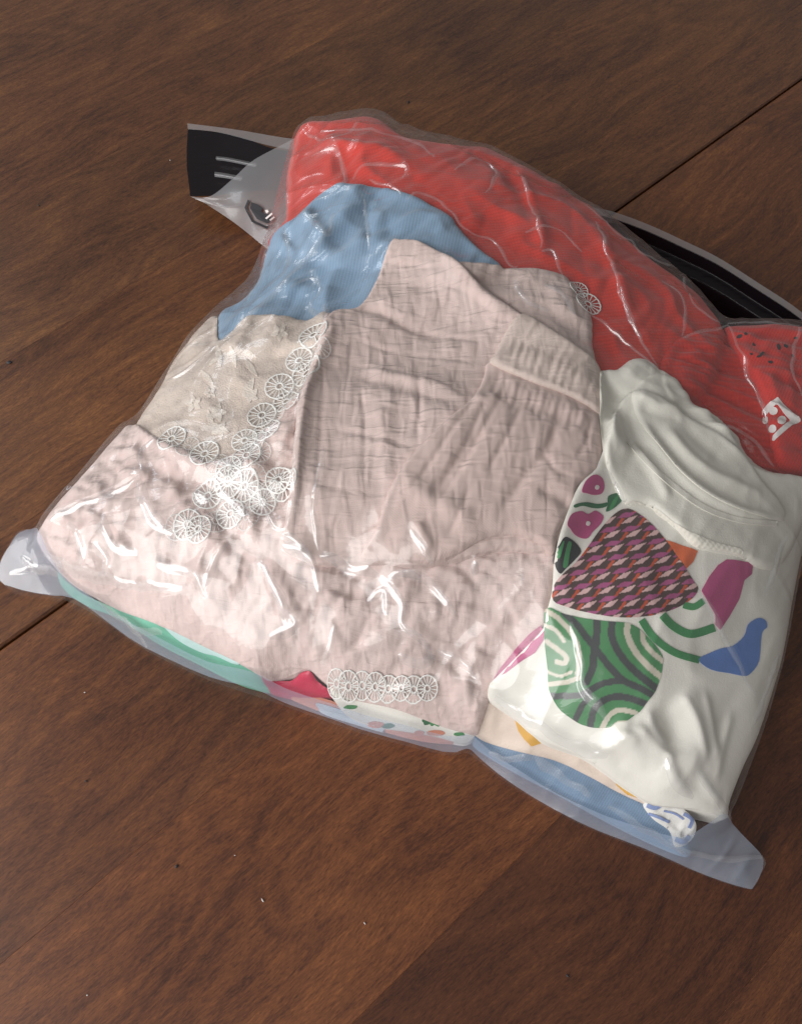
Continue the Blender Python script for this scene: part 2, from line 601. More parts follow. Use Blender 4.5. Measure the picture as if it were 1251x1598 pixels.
def film_mat(name, haze, tint=(1, 1, 1), rough=0.09, f0=0.06, gain=1.0, bump=0.25, hazecol=(0.9, 0.93, 0.97), creases=1.0, sharp=0.45):
    t = NT(name)
    v = t.coord(35)
    n1 = t.noise(t.coord(35, (1, 2.2, 1)), 30, 2, 0.5, 0.8)
    c1 = t.noise(t.coord(35, (1, 1.7, 1)), 26, 2, 0.5, 0.8)
    c2 = t.noise(t.coord(-50, (1, 2.0, 1)), 34, 2, 0.5, 0.8)
    line = lambda c: t.math('POWER', t.math('SUBTRACT', 1.0, t.math('MULTIPLY', t.math('ABSOLUTE', t.math('SUBTRACT', c, 0.5)), 2.0)), 22.0)
    cr = t.math('ADD', line(c1), t.math('MULTIPLY', line(c2), 0.8))
    nb = t.bump(t.math('ADD', t.math('ABSOLUTE', t.math('SUBTRACT', n1, 0.5)), t.math('MULTIPLY', cr, 0.22 * creases)), bump, 0.006)
    lw = t.n('ShaderNodeLayerWeight')
    lw.inputs[0].default_value = 0.5
    t.l(nb, lw.inputs['Normal'])
    fr = t.math('ADD', t.math('MULTIPLY', t.math('POWER', lw.outputs['Facing'], 4.0), 0.8 * gain), f0, clamp=True)
    gl = t.n('ShaderNodeBsdfGlossy')
    gl.inputs['Roughness'].default_value = rough
    gl.inputs['Color'].default_value = (1, 1, 1, 1)
    t.l(nb, gl.inputs['Normal'])
    g2 = t.n('ShaderNodeBsdfGlossy')
    g2.inputs['Roughness'].default_value = 0.05
    t.l(nb, g2.inputs['Normal'])
    gm = t.n('ShaderNodeMixShader'); gm.inputs[0].default_value = sharp
    t.l(gl.outputs[0], gm.inputs[1]); t.l(g2.outputs[0], gm.inputs[2])
    tr = t.n('ShaderNodeBsdfTransparent')
    tr.inputs[0].default_value = (*tint, 1)
    df = t.n('ShaderNodeBsdfDiffuse'); df.inputs[0].default_value = (*hazecol, 1)
    tl = t.n('ShaderNodeBsdfTranslucent'); tl.inputs[0].default_value = (*hazecol, 1)
    mz = t.n('ShaderNodeMixShader'); mz.inputs[0].default_value = 0.4
    t.l(df.outputs[0], mz.inputs[1]); t.l(tl.outputs[0], mz.inputs[2])
    mh = t.n('ShaderNodeMixShader'); mh.inputs[0].default_value = haze
    t.l(tr.outputs[0], mh.inputs[1]); t.l(mz.outputs[0], mh.inputs[2])
    mx = t.n('ShaderNodeMixShader')
    t.l(fr, mx.inputs[0]); t.l(mh.outputs[0], mx.inputs[1]); t.l(gm.outputs[0], mx.inputs[2])
    return t.done(mx.outputs[0])


def wood_mat():
    t = NT('stained_wood')
    tc = t.n('ShaderNodeTexCoord')
    oi = t.n('ShaderNodeObjectInfo')
    sh = t.n('ShaderNodeVectorMath', operation='SCALE'); sh.inputs[0].default_value = (3.1, 7.7, 1.3)
    t.l(oi.outputs['Random'], sh.inputs['Scale'])
    ad = t.n('ShaderNodeVectorMath', operation='ADD')
    t.l(tc.outputs['Object'], ad.inputs[0]); t.l(sh.outputs[0], ad.inputs[1])

    dn = t.n('ShaderNodeTexNoise'); dn.inputs['Scale'].default_value = 7; dn.inputs['Detail'].default_value = 1.5
    t.l(ad.outputs[0], dn.inputs['Vector'])
    ds = t.n('ShaderNodeVectorMath', operation='MULTIPLY'); ds.inputs[1].default_value = (0.0, 0.030, 0.0)
    t.l(dn.outputs['Color'], ds.inputs[0])
    aw = t.n('ShaderNodeVectorMath', operation='ADD')
    t.l(ad.outputs[0], aw.inputs[0]); t.l(ds.outputs[0], aw.inputs[1])
    ad = aw

    def mp(s):
        m = t.n('ShaderNodeMapping'); m.inputs['Scale'].default_value = s
        t.l(ad.outputs[0], m.inputs['Vector'])
        return m.outputs[0]
    blot = t.noise(mp((1, 1.8, 1)), 6, 3, 0.5, 0.4)
    fig = t.noise(mp((1, 4.0, 1)), 4.0, 2, 0.5, 0.6)
    rings = t.math('FRACT', t.math('MULTIPLY', fig, 12))
    rings = t.math('ABSOLUTE', t.math('SUBTRACT', rings, 0.5))
    fib = t.noise(mp((1, 9, 1)), 26, 5, 0.7, 0.5)
    flk = t.noise(mp((1, 4.5, 1)), 230, 3, 0.65, 0.4)
    por = t.noise(mp((1, 9, 1)), 330, 2, 0.5)
    f = t.math('ADD', t.math('MULTIPLY', blot, 0.26), t.math('MULTIPLY', fib, 0.30))
    f = t.math('ADD', f, t.math('MULTIPLY', rings, 0.12))
    f = t.math('ADD', f, t.math('MULTIPLY', flk, 0.33))
    c = t.ramp(f, [(0.36, (0.046, 0.0170, 0.0090)), (0.45, (0.096, 0.036, 0.0155)), (0.53, (0.138, 0.054, 0.0210)), (0.64, (0.235, 0.096, 0.033))])
    pm = t.ramp(por, [(0.33, (0.42, 0.38, 0.38)), (0.46, (1, 1, 1))])
    mm = t.n('ShaderNodeMix', data_type='RGBA', blend_type='MULTIPLY'); mm.inputs[0].default_value = 0.7
    t.l(c, mm.inputs[6]); t.l(pm, mm.inputs[7])
    m2 = t.n('ShaderNodeMix', data_type='RGBA', blend_type='MULTIPLY'); m2.inputs[0].default_value = 1.0
    t.l(mm.outputs[2], m2.inputs[6]); t.l(oi.outputs['Color'], m2.inputs[7])
    col = m2.outputs[2]
    h = t.math('ADD', t.math('MULTIPLY', fib, 0.5), t.math('MULTIPLY', por, 0.5))
    nb = t.bump(h, 0.12, 0.0004)
    rg = t.math('ADD', t.math('MULTIPLY', blot, 0.18), 0.30)
    return t.done(t.pbsdf(col, rg, nb, 0.4, Coat_Weight=0.35, Coat_Roughness=0.2))


PINK = (0.62, 0.49, 0.46)
M_pink = muslin('pink_muslin', PINK, 12, 0.7, 0.8)
M_pink2 = muslin('pink_muslin_blouse', (0.60, 0.47, 0.435), -6, 1.2)
M_pants = muslin('pink_muslin_trousers', (0.56, 0.43, 0.395), -52, 0.9)
M_band = muslin('pink_waistband', (0.58, 0.475, 0.425), -56, 0.4, 0.6)
M_lace = plain('lace_thread', (0.76, 0.75, 0.72), 0.7, 0.3, 0.3)
t_ = NT('sheer_lace_thread')
m_ = t_.n('ShaderNodeMixShader'); m_.inputs[0].default_value = 0.5
t_.l(t_.n('ShaderNodeBsdfTransparent').outputs[0], m_.inputs[2]); t_.l(t_.pbsdf((0.80, 0.79, 0.77), 0.7, t_.bump(t_.noise(t_.coord(), 900, 2), 0.4, 0.0006), 0.3), m_.inputs[1])
M_sheer = t_.done(m_.outputs[0])
M_cream = plain('cream_lace_cloth', (0.60, 0.505, 0.44), 0.75, 0.3, 1.0, 0.14)
M_leaf = plain('cream_embroidery', (0.68, 0.60, 0.53), 0.6, 0.3, 0.9)
M_white = plain('white_cotton', (0.74, 0.72, 0.66), 0.85, 0.2, 0.22, 0.03)
M_satin = plain('white_satin', (0.72, 0.70, 0.63), 0.5, 0.4, 0.3, 0.03)
M_rib = knit('white_rib', (0.72, 0.69, 0.61), 40, 0.0024, 0.25, 0.03)
M_red = knit('red_knit', (0.56, 0.034, 0.020), 80, 0.0022, 0.22, 0.10)
M_redrib = knit('red_rib', (0.52, 0.028, 0.018), 86, 0.0030, 0.4, 0.10)
M_redseed = knit('red_cotton', (0.54, 0.034, 0.026), 30, 0.0016, 0.3, 0.08)
M_blue = knit('light_blue_knit', (0.20, 0.31, 0.44), 12, 0.0018, 0.13, 0.10)
M_denim = knit('blue_chambray', (0.15, 0.235, 0.35), 30, 0.0012, 0.2, 0.12)
M_mint = plain('mint_cotton', (0.12, 0.42, 0.29), 0.6, 0.4, 0.3)
M_aqua = plain('pale_aqua_cotton', (0.45, 0.64, 0.62), 0.6, 0.4, 0.3)
M_crim = plain('crimson_satin', (0.47, 0.008, 0.055), 0.35, 0.5, 0.15)
M_peach = plain('peach_cotton', (0.66, 0.55, 0.47), 0.75, 0.3, 0.4)
M_coral = plain('coral_cotton', (0.62, 0.25, 0.17), 0.75, 0.3, 0.4)
M_paleblue = plain('pale_blue_cotton', (0.50, 0.58, 0.66), 0.75, 0.3, 0.4)
M_dark = plain('dark_print', (0.02, 0.02, 0.024), 0.6, 0.4, 0.2)
M_green = plain('green_print', (0.05, 0.23, 0.085), 0.55, 0.4, 0.2)
M_leafg = plain('leaf_green_print', (0.03, 0.13, 0.06), 0.55, 0.4, 0.2)
M_mag = plain('magenta_print', (0.44, 0.075, 0.20), 0.55, 0.4, 0.2)
M_orange = plain('orange_print', (0.60, 0.12, 0.035), 0.55, 0.4, 0.2)
M_bluep = plain('blue_print', (0.105, 0.21, 0.52), 0.55, 0.4, 0.2)
M_yellow = plain('yellow_print', (0.62, 0.34, 0.05), 0.55, 0.4, 0.2)
M_navy = plain('blue_thread', (0.22, 0.29, 0.52), 0.7, 0.3, 0.3)
M_print = printed('multicolour_print')
M_ink = plain('white_ink', (0.72, 0.68, 0.66), 0.6, 0.3, 0.1)
M_film = film_mat('clear_film', 0.03, rough=0.30, f0=0.062, gain=0.8, bump=0.08, creases=0.4, sharp=0.35)
M_crease = film_mat('pinched_film', 0.10, rough=0.20, f0=0.115, gain=0.8, bump=0.03, creases=0.0, sharp=0.45)
M_rim = film_mat('milky_film', 0.36, rough=0.35, f0=0.03, gain=0.5, bump=0.12, hazecol=(0.50, 0.61, 0.79), sharp=0.3)
M_flap = film_mat('header_film', 0.34, rough=0.3, f0=0.06, bump=0.02, creases=0.0, sharp=0.2, hazecol=(0.66, 0.67, 0.70))
t_ = NT('black_film_print')
M_black = t_.done(t_.pbsdf((0.008, 0.006, 0.008), 0.26, t_.bump(t_.noise(t_.coord(25, (1, 5, 1)), 60, 2), 0.2, 0.002), 0.3))
M_wood = wood_mat()
M_gap = plain('dark_gap', (0.006, 0.005, 0.005), 0.9, 0.1, 0.1)

# ------------------------------------------------------------------ table: two leaves of glued planks, with a seam between
AZ = R(48.7)
gdir = np.array([math.sin(AZ), math.cos(AZ)])
pdir = np.array([gdir[1], -gdir[0]])
gang = math.atan2(gdir[1], gdir[0])


def poff(u, v):
    x, y, _ = W(u, v, 0)
    return float(x * pdir[0] + y * pdir[1])


s1 = 0.5 * (poff(1251, 107) + poff(0, 1034))
e1 = 0.5 * (poff(1053, 138) + poff(1251, 5))
e2 = 0.5 * (poff(629, 1521) + poff(829, 1315))
print('PLANK', s1, e1, e2)
cuts = [e1 - 0.36, e1 - 0.235, e1 - 0.115, e1, s1 - 0.0008]
cuts2 = [s1 + 0.0008, s1 + (e2 - s1) * 0.52, e2, e2 + 0.11, e2 + 0.22, e2 + 0.36]
for k in range(4):
    cuts.insert(0, cuts[0] - 0.12); cuts2.append(cuts2[-1] + 0.12)
table = new_obj('table_top', None, None, (0, 0, 0))
tag(table, 'dark brown stained wooden table top with a seam between two leaves', None, None, 'structure')


TONES = [(1, 1, 1), (.92, .95, .95), (1.05, 1.05, 1.0), (.95, .97, 1.0)]


def plank(a, b, la, lb, tone):
    L = 1.6
    bl, br = (0.0012 if la else 0.00012), (0.0012 if lb else 0.00012)
    ys = [a, a + bl, b - br, b]
    prof = [(ys[0], -0.03), (ys[0], -bl), (ys[1], 0.0), (ys[2], 0.0), (ys[3], -br), (ys[3], -0.03)]
    V, F = [], []
    nseg = 8
    mid = (a + b) / 2
    for k in range(nseg + 1):
        for (o, z) in prof:
            V.append((-L + 2 * L * k / nseg, -(o - mid), z))
    m = len(prof)
    for k in range(nseg):
        for j in range(m - 1):
            F.append([k * m + j, k * m + j + 1, (k + 1) * m + j + 1, (k + 1) * m + j][::-1])
    me = bpy.data.meshes.new('plank')
    me.from_pydata(V, [], F); me.materials.append(M_wood); me.update()
    o = new_obj('plank', me, table)
    o.color = (*tone, 1)
    o.location = (pdir[0] * mid, pdir[1] * mid, 0)
    o.rotation_euler = (0, 0, gang)
    return o


for i, (a, b) in enumerate(zip(cuts[:-1], cuts[1:])):
    plank(a, b, False, abs(b - cuts[-1]) < 1e-9, (1.12, 1.1, 1.05) if i == len(cuts) - 2 else TONES[i % 4])
for i, (a, b) in enumerate(zip(cuts2[:-1], cuts2[1:])):
    plank(a, b, abs(a - cuts2[0]) < 1e-9, False, [(1.04, .95, .92), (1.2, 1.05, .95), (.70, .60, .60), (.86, .76, .74)][i] if i < 4 else TONES[i % 4])
V = [(-1.6, -.05, -.028), (1.6, -.05, -.028), (1.6, .05, -.028), (-1.6, .05, -.028)]
me = bpy.data.meshes.new('seam_backing'); me.from_pydata(V, [], [[0, 1, 2, 3]]); me.materials.append(M_gap)
o = new_obj('seam_backing', me, table)
o.location = (pdir[0] * s1, pdir[1] * s1, 0); o.rotation_euler = (0, 0, gang)

#@@CLOTHES
# ------------------------------------------------------------------ clothes, lowest first
def mm(v): return v * 0.001


# red jumper rolled along the back
cloth('red_jumper', C('R1', [(412, 606), (432, 560), (488, 480), (492, 300), (515, 200), (545, 112), (700, 72), (835, 52), (920, 80), (1000, 140), (1100, 158), (1251, 180)])
      + C('R2', [(140, 78), (240, 122), (370, 202), (480, 260), (560, 325), (640, 392), (720, 460), (830, 540), (900, 600), (970, 692), (960, 800), (900, 940), (700, 1000), (500, 860), (200, 650), (-200, 500)]) + [(520, 420), (450, 400)],
      M_red, 0.004, lambda X, Y: mm(2.2) * fold(X, Y, 0.03, -35, 1.8, 11) - mm(0.8) * fold(X, Y, 0.014, 50, 2.0, 12), skirt=0.09, edge=0.006,
      ridges=[(C('R2', [(240, 150), (320, 340), (330, 470)]), 0.004, 0.003), (C('R1', [(640, 130), (760, 200), (900, 210), (1010, 280)]), 0.005, 0.003),
              (C('R2', [(500, 330), (590, 520), (640, 680)]), 0.005, 0.003), (C('R2', [(60, 100), (200, 160), (330, 350)]), 0.006, -0.003)])
tag(bpy.data.objects['red_jumper'], 'bright red knitted jumper rolled along the back of the clear bag', 'jumper')

# second red garment at the right: ribbed and gathered
cloth('red_ribbed_top', C('R2', [(745, 860), (770, 800), (830, 745), (985, 705), (1100, 700), (1240, 706), (1390, 760), (1420, 1000), (1390, 1240), (1260, 1235), (1190, 1215), (1150, 1195), (1080, 1175), (1040, 1145), (950, 1160), (860, 1060), (760, 960)]),
      M_redrib, 0.001, lambda X, Y: mm(3.6) * fold(X, Y, 0.011, -10, 5, 21, True, 0.3), skirt=0.09, edge=0.006)
tag(bpy.data.objects['red_ribbed_top'], 'dark red ribbed top gathered into folds beside the white satin garment', 'top')
root = thing('red_folded_shirt', 'red shirt with dark specks and a white dotted emblem, folded at the right edge', 'shirt', (0.27, 0.1, 0))
cloth('folded_front', C('R2', [(985, 697), (1110, 696), (1238, 704), (1390, 755), (1425, 1000), (1395, 1235), (1265, 1225), (1205, 1215), (1165, 1185), (1140, 1110), (1105, 965), (1072, 890), (1022, 812), (992, 752)]),
      M_redseed, 0.004, lambda X, Y: mm(2.2) * fold(X, Y, 0.022, 60, 2.0, 23), skirt=0.012, edge=0.003, parent=root)
for (x, y, r, a) in [(500, 640, 12, 30), (455, 645, 16, 70), (350, 690, 14, -40), (405, 740, 12, 10), (210, 580, 15, -20), (250, 565, 9, 30), (330, 705, 9, 0), (300, 630, 9, 50), (560, 590, 9, 0), (285, 690, 8, 20), (540, 700, 8, 60)]:
    ca, sa = math.cos(R(a)), math.sin(R(a))
    decal('speck', C('RL', [(x + ca * r * 1.3 * math.cos(k) - sa * r * .7 * math.sin(k), y + sa * r * 1.3 * math.cos(k) + ca * r * .7 * math.sin(k)) for k in np.arange(0, 6.28, 1.05)]), M_dark, root, res=0.0006, n=3)
em = decal('emblem', C('RL', [(352, 1042), (352, 1066), (372, 1075), (440, 1000), (530, 1102), (418, 1198), (412, 1226), (428, 1230), (545, 1128), (590, 1112), (590, 1095), (448, 958)]), M_ink, root, sm=False, res=0.0006)
for (x, y, rx) in [(422, 1045, 26), (475, 1101, 27), (416, 1156, 24), (371, 1101, 17)]:
    decal('emblem_dot', C('RL', [(x + rx * math.cos(k), y + 25 * math.sin(k)) for k in np.arange(0, 6.28, 0.7)]), M_ink, em, res=0.0006, n=3)

# light blue knit
cloth('light_blue_jumper', C('R1', [(188, 1052), (196, 915), (290, 855), (362, 770), (402, 640), (432, 588), (482, 543), (540, 512), (600, 452), (680, 392), (760, 363), (880, 373), (990, 412), (1100, 452), (1180, 492), (1262, 590), (1330, 660), (1420, 760), (1100, 900), (800, 1080), (500, 1090), (300, 1100)]),
      M_blue, 0.004, lambda X, Y: mm(2.8) * fold(X, Y, 0.026, 48, 2.2, 31) - mm(1.0) * fold(X, Y, 0.012, 30, 2.4, 32), skirt=0.08, edge=0.005,
      ridges=[(C('R1', [(560, 500), (640, 600), (660, 700)]), 0.004, 0.0035), (C('R1', [(440, 860), (600, 700), (760, 520), (820, 430)]), 0.005, 0.003), (C('R1', [(840, 440), (850, 640)]), 0.003, -0.002), (C('R1', [(480, 560), (560, 670)]), 0.003, -0.003),
              (C('R1', [(300, 1000), (460, 840), (640, 820)]), 0.005, 0.003)])
tag(bpy.data.objects['light_blue_jumper'], 'light blue knitted jumper tucked in front of the red jumper', 'jumper')

# ---- layers at the front edge of the bag
cloth('mint_green_shirt', C('R5', [(225, 620), (262, 660), (335, 715), (420, 755), (560, 790), (700, 850), (900, 950), (1020, 1010), (1110, 1060), (1090, 1098), (955, 1062), (800, 988), (630, 898), (455, 792), (330, 737), (250, 690)]),
      M_mint, 0.003, lambda X, Y: mm(0.8) * fold(X, Y, 0.012, -22, 4, 41), skirt=0.02, edge=0.003)
tag(bpy.data.objects['mint_green_shirt'], 'mint green shirt squeezed against the front left edge of the bag', 'shirt')
cloth('aqua_shirt', C('R5', [(650, 825), (700, 842), (800, 880), (900, 945), (980, 998), (950, 1005), (880, 975), (820, 960), (740, 920), (680, 870)]),
      M_aqua, 0.002, lambda X, Y: mm(0.6) * fold(X, Y, 0.012, -22, 3, 42), skirt=0.01)
tag(bpy.data.objects['aqua_shirt'], 'pale aqua cloth showing above the mint green shirt', 'shirt')
cloth('coral_shirt', C('R6', [(120, 600), (260, 640), (420, 700), (560, 760), (720, 790), (870, 800), (905, 815), (850, 832), (700, 820), (520, 775), (330, 712), (150, 645)]),
      M_coral, 0.002, lambda X, Y: mm(0.8) * fold(X, Y, 0.012, -18, 3, 43), skirt=0.02)
tag(bpy.data.objects['coral_shirt'], 'coral cloth sliver under the white floral shirt at the front', 'shirt')
cloth('pale_blue_shirt', C('R6', [(250, 670), (330, 690), (480, 740), (540, 775), (530, 782), (420, 752), (290, 705)]), M_paleblue, 0.0015, None, skirt=0.01)
tag(bpy.data.objects['pale_blue_shirt'], 'pale blue cloth sliver over the coral cloth at the front', 'shirt')
root = thing('crimson_satin_top', 'shiny crimson satin peak poking out under the pink dress at the front', 'top', (-0.07, -0.13, 0))
cloth('satin_fold', C('R6', [(20, 560), (60, 575), (100, 572), (150, 570), (190, 535), (225, 530), (260, 575), (325, 632), (240, 645), (110, 635), (50, 605)]),
      M_crim, 0.004, lambda X, Y: mm(0.8) * fold(X, Y, 0.010, 40, 2, 44), skirt=0.012, parent=root, edge=0.004, res=0.001,
      ridges=[(C('R6', [(100, 600), (180, 580), (215, 560), (260, 610)]), 0.002, 0.003)])
root = thing('white_floral_shirt', 'white shirt with small green and coral prints under the lace hem', 'shirt', (0.0, -0.15, 0))
cloth('shirt_cloth', C('R6', [(310, 600), (400, 640), (560, 640), (760, 640), (960, 690), (955, 760), (935, 800), (880, 838), (760, 812), (640, 792), (500, 770), (400, 735), (345, 680)]),
      M_white, 0.0025, lambda X, Y: mm(0.9) * fold(X, Y, 0.012, -20, 3, 45), skirt=0.015, parent=root)
for i, (x, y, w, h) in enumerate([(720, 752, 16, 24), (745, 757, 12, 24), (770, 760, 12, 22), (800, 764, 18, 20), (830, 765, 14, 26), (858, 768, 18, 26), (885, 770, 16, 16), (905, 762, 14, 30), (930, 760, 18, 18), (560, 770, 26, 18), (400, 690, 30, 14), (860, 805, 26, 12)]):
    decal('leaf_print', C('R6', [(x + w * math.cos(k) + 5 * math.sin(3 * k + i), y + h * .6 * math.sin(k)) for k in np.arange(0, 6.28, 0.9)]), M_green if i % 3 else M_leafg, root, res=0.0007, n=3)
for (x, y, w, h) in [(505, 765, 36, 14), (760, 800, 40, 12), (690, 800, 22, 10)]:
    decal('coral_print', C('R6', [(x + w * math.cos(k), y + h * math.sin(k)) for k in np.arange(0, 6.28, 0.9)]), M_coral, root, res=0.0007, n=3)

root = thing('blue_chambray_shirt', 'blue chambray shirt along the front right edge of the bag', 'shirt', (0.12, -0.15, 0))
cloth('shirt_cloth', C('R8', [(92, 245), (108, 212), (190, 235), (300, 270), (400, 290), (500, 340), (600, 410), (700, 460), (790, 540), (850, 600), (850, 650), (730, 606), (560, 518), (405, 428), (268, 358), (160, 298)]),
      M_denim, 0.003, lambda X, Y: mm(1.6) * fold(X, Y, 0.014, -32, 3, 46) - mm(.8) * fold(X, Y, 0.007, 10, 2, 49), skirt=0.02, parent=root, edge=0.004)
root = thing('peach_shirt', 'peach shirt with yellow prints between the white tee and the chambray shirt', 'shirt', (0.1, -0.13, 0))
cloth('shirt_cloth', C('R8', [(70, 175), (120, 90), (240, 150), (400, 240), (560, 330), (700, 420), (790, 470), (740, 478), (640, 440), (500, 368), (380, 312), (260, 282), (160, 255), (100, 225)]),
      M_peach, 0.002, lambda X, Y: mm(2.0) * fold(X, Y, 0.012, 30, 2, 47), skirt=0.012, parent=root)
decal('yellow_print', C('R8', [(232, 165), (268, 178), (300, 198), (358, 232), (335, 246), (292, 262), (268, 238), (245, 205)]), M_yellow, root, sm=False, res=0.0007)
decal('yellow_print', C('R8', [(585, 390), (640, 408), (700, 436), (722, 450), (690, 452), (630, 432)]), M_yellow, root, sm=False, res=0.0007)
root = thing('blue_white_lace_trim', 'crumpled white and navy lace trim in the front right corner', 'lace trim', (0.22, -0.17, 0))
cloth('lace_cloth', C('R8', [(690, 462), (760, 452), (830, 475), (880, 525), (875, 575), (840, 608), (800, 615), (782, 560), (720, 515)]),
      M_lace, 0.0015, lambda X, Y: mm(1.2) * fold(X, Y, 0.005, 30, 1.2, 48), skirt=0.012, parent=root, res=0.001)
for (pl, w) in [([(700, 470), (730, 480), (760, 465), (800, 470)], 14), ([(705, 500), (740, 512), (780, 530)], 9), ([(830, 500), (860, 520), (850, 550)], 12), ([(800, 590), (830, 600), (850, 580)], 16), ([(760, 490), (800, 500), (830, 520)], 6)]:
    decal('navy_stripe', ribbon(C('R8', pl), w * 0.44), M_navy, root, res=0.0006, sm=False, h=0.0006)

# ---- cream lace blouse on the left
lace = thing('cream_lace_blouse', 'cream sheer blouse with embroidered leaves at the left side of the bag', 'blouse', (-0.12, 0.05, 0))
cloth('blouse_cloth', C('R3', [(40, 660), (50, 600), (85, 540), (142, 462), (205, 330), (275, 235), (350, 150), (430, 90), (446, 230), (560, 150), (700, 118), (870, 130), (985, 110), (1000, 300), (880, 620), (640, 900), (400, 900), (150, 760)]),
      M_cream, 0.003, lambda X, Y: mm(1.6) * fold(X, Y, 0.018, 40, 1.8, 51) + mm(.5) * fold(X, Y, 0.008, -20, 1.4, 52), skirt=0.07, parent=lace, edge=0.004)


def leaf(cx, cy, L, w, a, name='embroidered_leaf', mat=None, crop='R3'):
    ca, sa = math.cos(R(a)), math.sin(R(a))
    P = [(cx + ca * t * L - sa * s, cy + sa * t * L + ca * s) for t, s in
         [(0, 0), (.2, w * .7), (.45, w), (.75, w * .6), (1, 0), (.75, -w * .5), (.45, -w * .8), (.2, -w * .5)]]
    return decal(name, C(crop, P), mat or M_leaf, lace, res=0.0007, h=0.00035, n=3, skirt=0.0007)


for a in [(435, 245, 110, 18, 80), (500, 250, 110, 18, 75), (545, 260, 100, 14, 30), (570, 310, 110, 16, 55), (360, 370, 90, 16, 50), (390, 560, 120, 16, 75), (560, 500, 110, 26, -60), (450, 300, 80, 12, 140)]:
    leaf(*a)
for (x, y, r) in [(320, 530, 42), (435, 575, 50), (600, 490, 46), (450, 660, 48), (740, 185, 42), (400, 480, 30)]:
    for k in range(5):
        leaf(x + 5 * math.cos(k * 1.257), y + 4 * math.sin(k * 1.257), r * 0.95, r * 0.34, k * 72 + x, 'embroidered_petal')

# ---- pink dress: the large crumpled cloth at lower left and front
dress = thing('pink_muslin_dress', 'crumpled pale pink muslin dress with lace wheels across the front left', 'dress', (-0.08, -0.05, 0))
cloth('dress_cloth', [(56, 842), (72, 805), (122, 748), (180, 679), (206, 660), (245, 685), (300, 708), (330, 725), (380, 700), (430, 660), (470, 620), (600, 600), (800, 650), (930, 700), (900, 800), (868, 880), (850, 970),
                      (775, 1060), (765, 1085), (748, 1135), (735, 1146), (660, 1122), (600, 1102), (535, 1084), (505, 1060), (480, 1042), (455, 1052), (432, 1060), (410, 1058), (345, 1022), (270, 986), (170, 943), (105, 905)],
      M_pink, 0.004, lambda X, Y: (mm(3.2) * fold(X, Y, 0.032, -40, 1.6, 61) - mm(1.9) * fold(X, Y, 0.014, -18, 2.2, 62) - mm(1.3) * fold(X, Y, 0.009, 50, 1.8, 63) - mm(0.9) * fold(X, Y, 0.006, -20, 2.2, 64)),
      skirt=0.03, parent=dress, edge=0.005,
      ridges=[(C('R5', [(560, 180), (650, 220), (780, 260), (860, 240)]), 0.004, -0.004), (C('R5', [(330, 590), (420, 640), (520, 720)]), 0.005, 0.003), (C('R5', [(200, 480), (330, 600)]), 0.005, 0.003)])

# ---- pink blouse in the middle
bl = thing('pink_muslin_blouse', 'smooth folded pink muslin blouse in the middle, lace wheel on its collar', 'blouse', (0.02, 0.08, 0))
cloth('sleeve', C('R4', [(380, 90), (520, 132), (700, 140), (860, 128), (1000, 160), (1040, 190), (1080, 260), (1135, 340), (1140, 460), (1135, 600), (900, 560), (700, 420), (500, 300), (400, 200)]),
      M_pink2, 0.003, lambda X, Y: mm(1.0) * fold(X, Y, 0.016, -40, 2, 71), skirt=0.02, parent=bl, edge=0.004)
cloth('under_layer', C('R3', [(980, 115), (1060, 140), (960, 800), (810, 965), (700, 935), (600, 872), (690, 720), (820, 575), (875, 430), (930, 270)]), M_pink2, 0.002, None, skirt=0.006, parent=bl, edge=0.002)
cloth('blouse_front', C('R4', [(205, 52), (260, 44), (330, 50), (400, 82), (480, 130), (600, 230), (780, 340), (900, 420), (1060, 500), (1140, 600), (1160, 800), (1150, 1100), (1040, 1250), (960, 1430), (700, 1440), (400, 1505), (200, 1500), (0, 1490), (-120, 1500), (-295, 1440), (-280, 1310), (-252, 1140), (-222, 860), (-192, 690), (-120, 490), (-60, 365), (60, 320), (140, 200)]),
      M_pink2, 0.004, lambda X, Y: mm(0.45) * fold(X, Y, 0.026, -10, 2.4, 72, False) - mm(0.35) * fold(X, Y, 0.0085, -9, 5, 73, True, .3) - mm(.2) * fold(X, Y, 0.009, 84, 4, 74, True, .3), skirt=0.02, parent=bl, edge=0.0018, res=0.001, bridge=6,
      ridges=[(C('R4', [(0, 330), (150, 350), (290, 400), (480, 440)]), 0.0035, -0.002), (C('R4', [(60, 590), (250, 640), (440, 690), (560, 740)]), 0.005, 0.0025), (C('R4', [(30, 640), (280, 690), (530, 770)]), 0.004, -0.0018),
              (C('R4', [(160, 750), (180, 960), (190, 1160)]), 0.004, 0.0015), (C('R4', [(420, 110), (620, 240), (800, 330)]), 0.004, 0.002), (C('R4', [(450, 500), (600, 470), (690, 440)]), 0.004, 0.0015),
              (C('R4', [(120, 320), (300, 290), (450, 330)]), 0.005, 0.0015), (C('R4', [(560, 250), (660, 310), (740, 370)]), 0.004, 0.0025), (C('R4', [(-40, 420), (-110, 560), (-165, 700), (-195, 860), (-225, 1140), (-255, 1330)]), 0.003, 0.0035)] + [(C('R4', L_), 0.0014, -0.0009) for L_ in ([(0, 335), (150, 345), (290, 402), (480, 432), (690, 484)], [(0, 582), (200, 602), (400, 642), (560, 732)], [(20, 470), (300, 522), (600, 540)], [(230, 235), (500, 252), (700, 362)], [(-60, 900), (150, 930), (330, 985)], [(100, 130), (300, 150), (420, 180)], [(-150, 1150), (60, 1190), (200, 1180)], [(70, 700), (90, 900), (80, 1100)], [(330, 560), (340, 760), (330, 960)], [(-100, 620), (-110, 900), (-140, 1200)])])

# ---- pink trousers with gathered waistband
tr = thing('pink_muslin_trousers', 'pink muslin baby trousers with gathered waistband, lying on the blouse', 'trousers', (0.08, 0.06, 0))


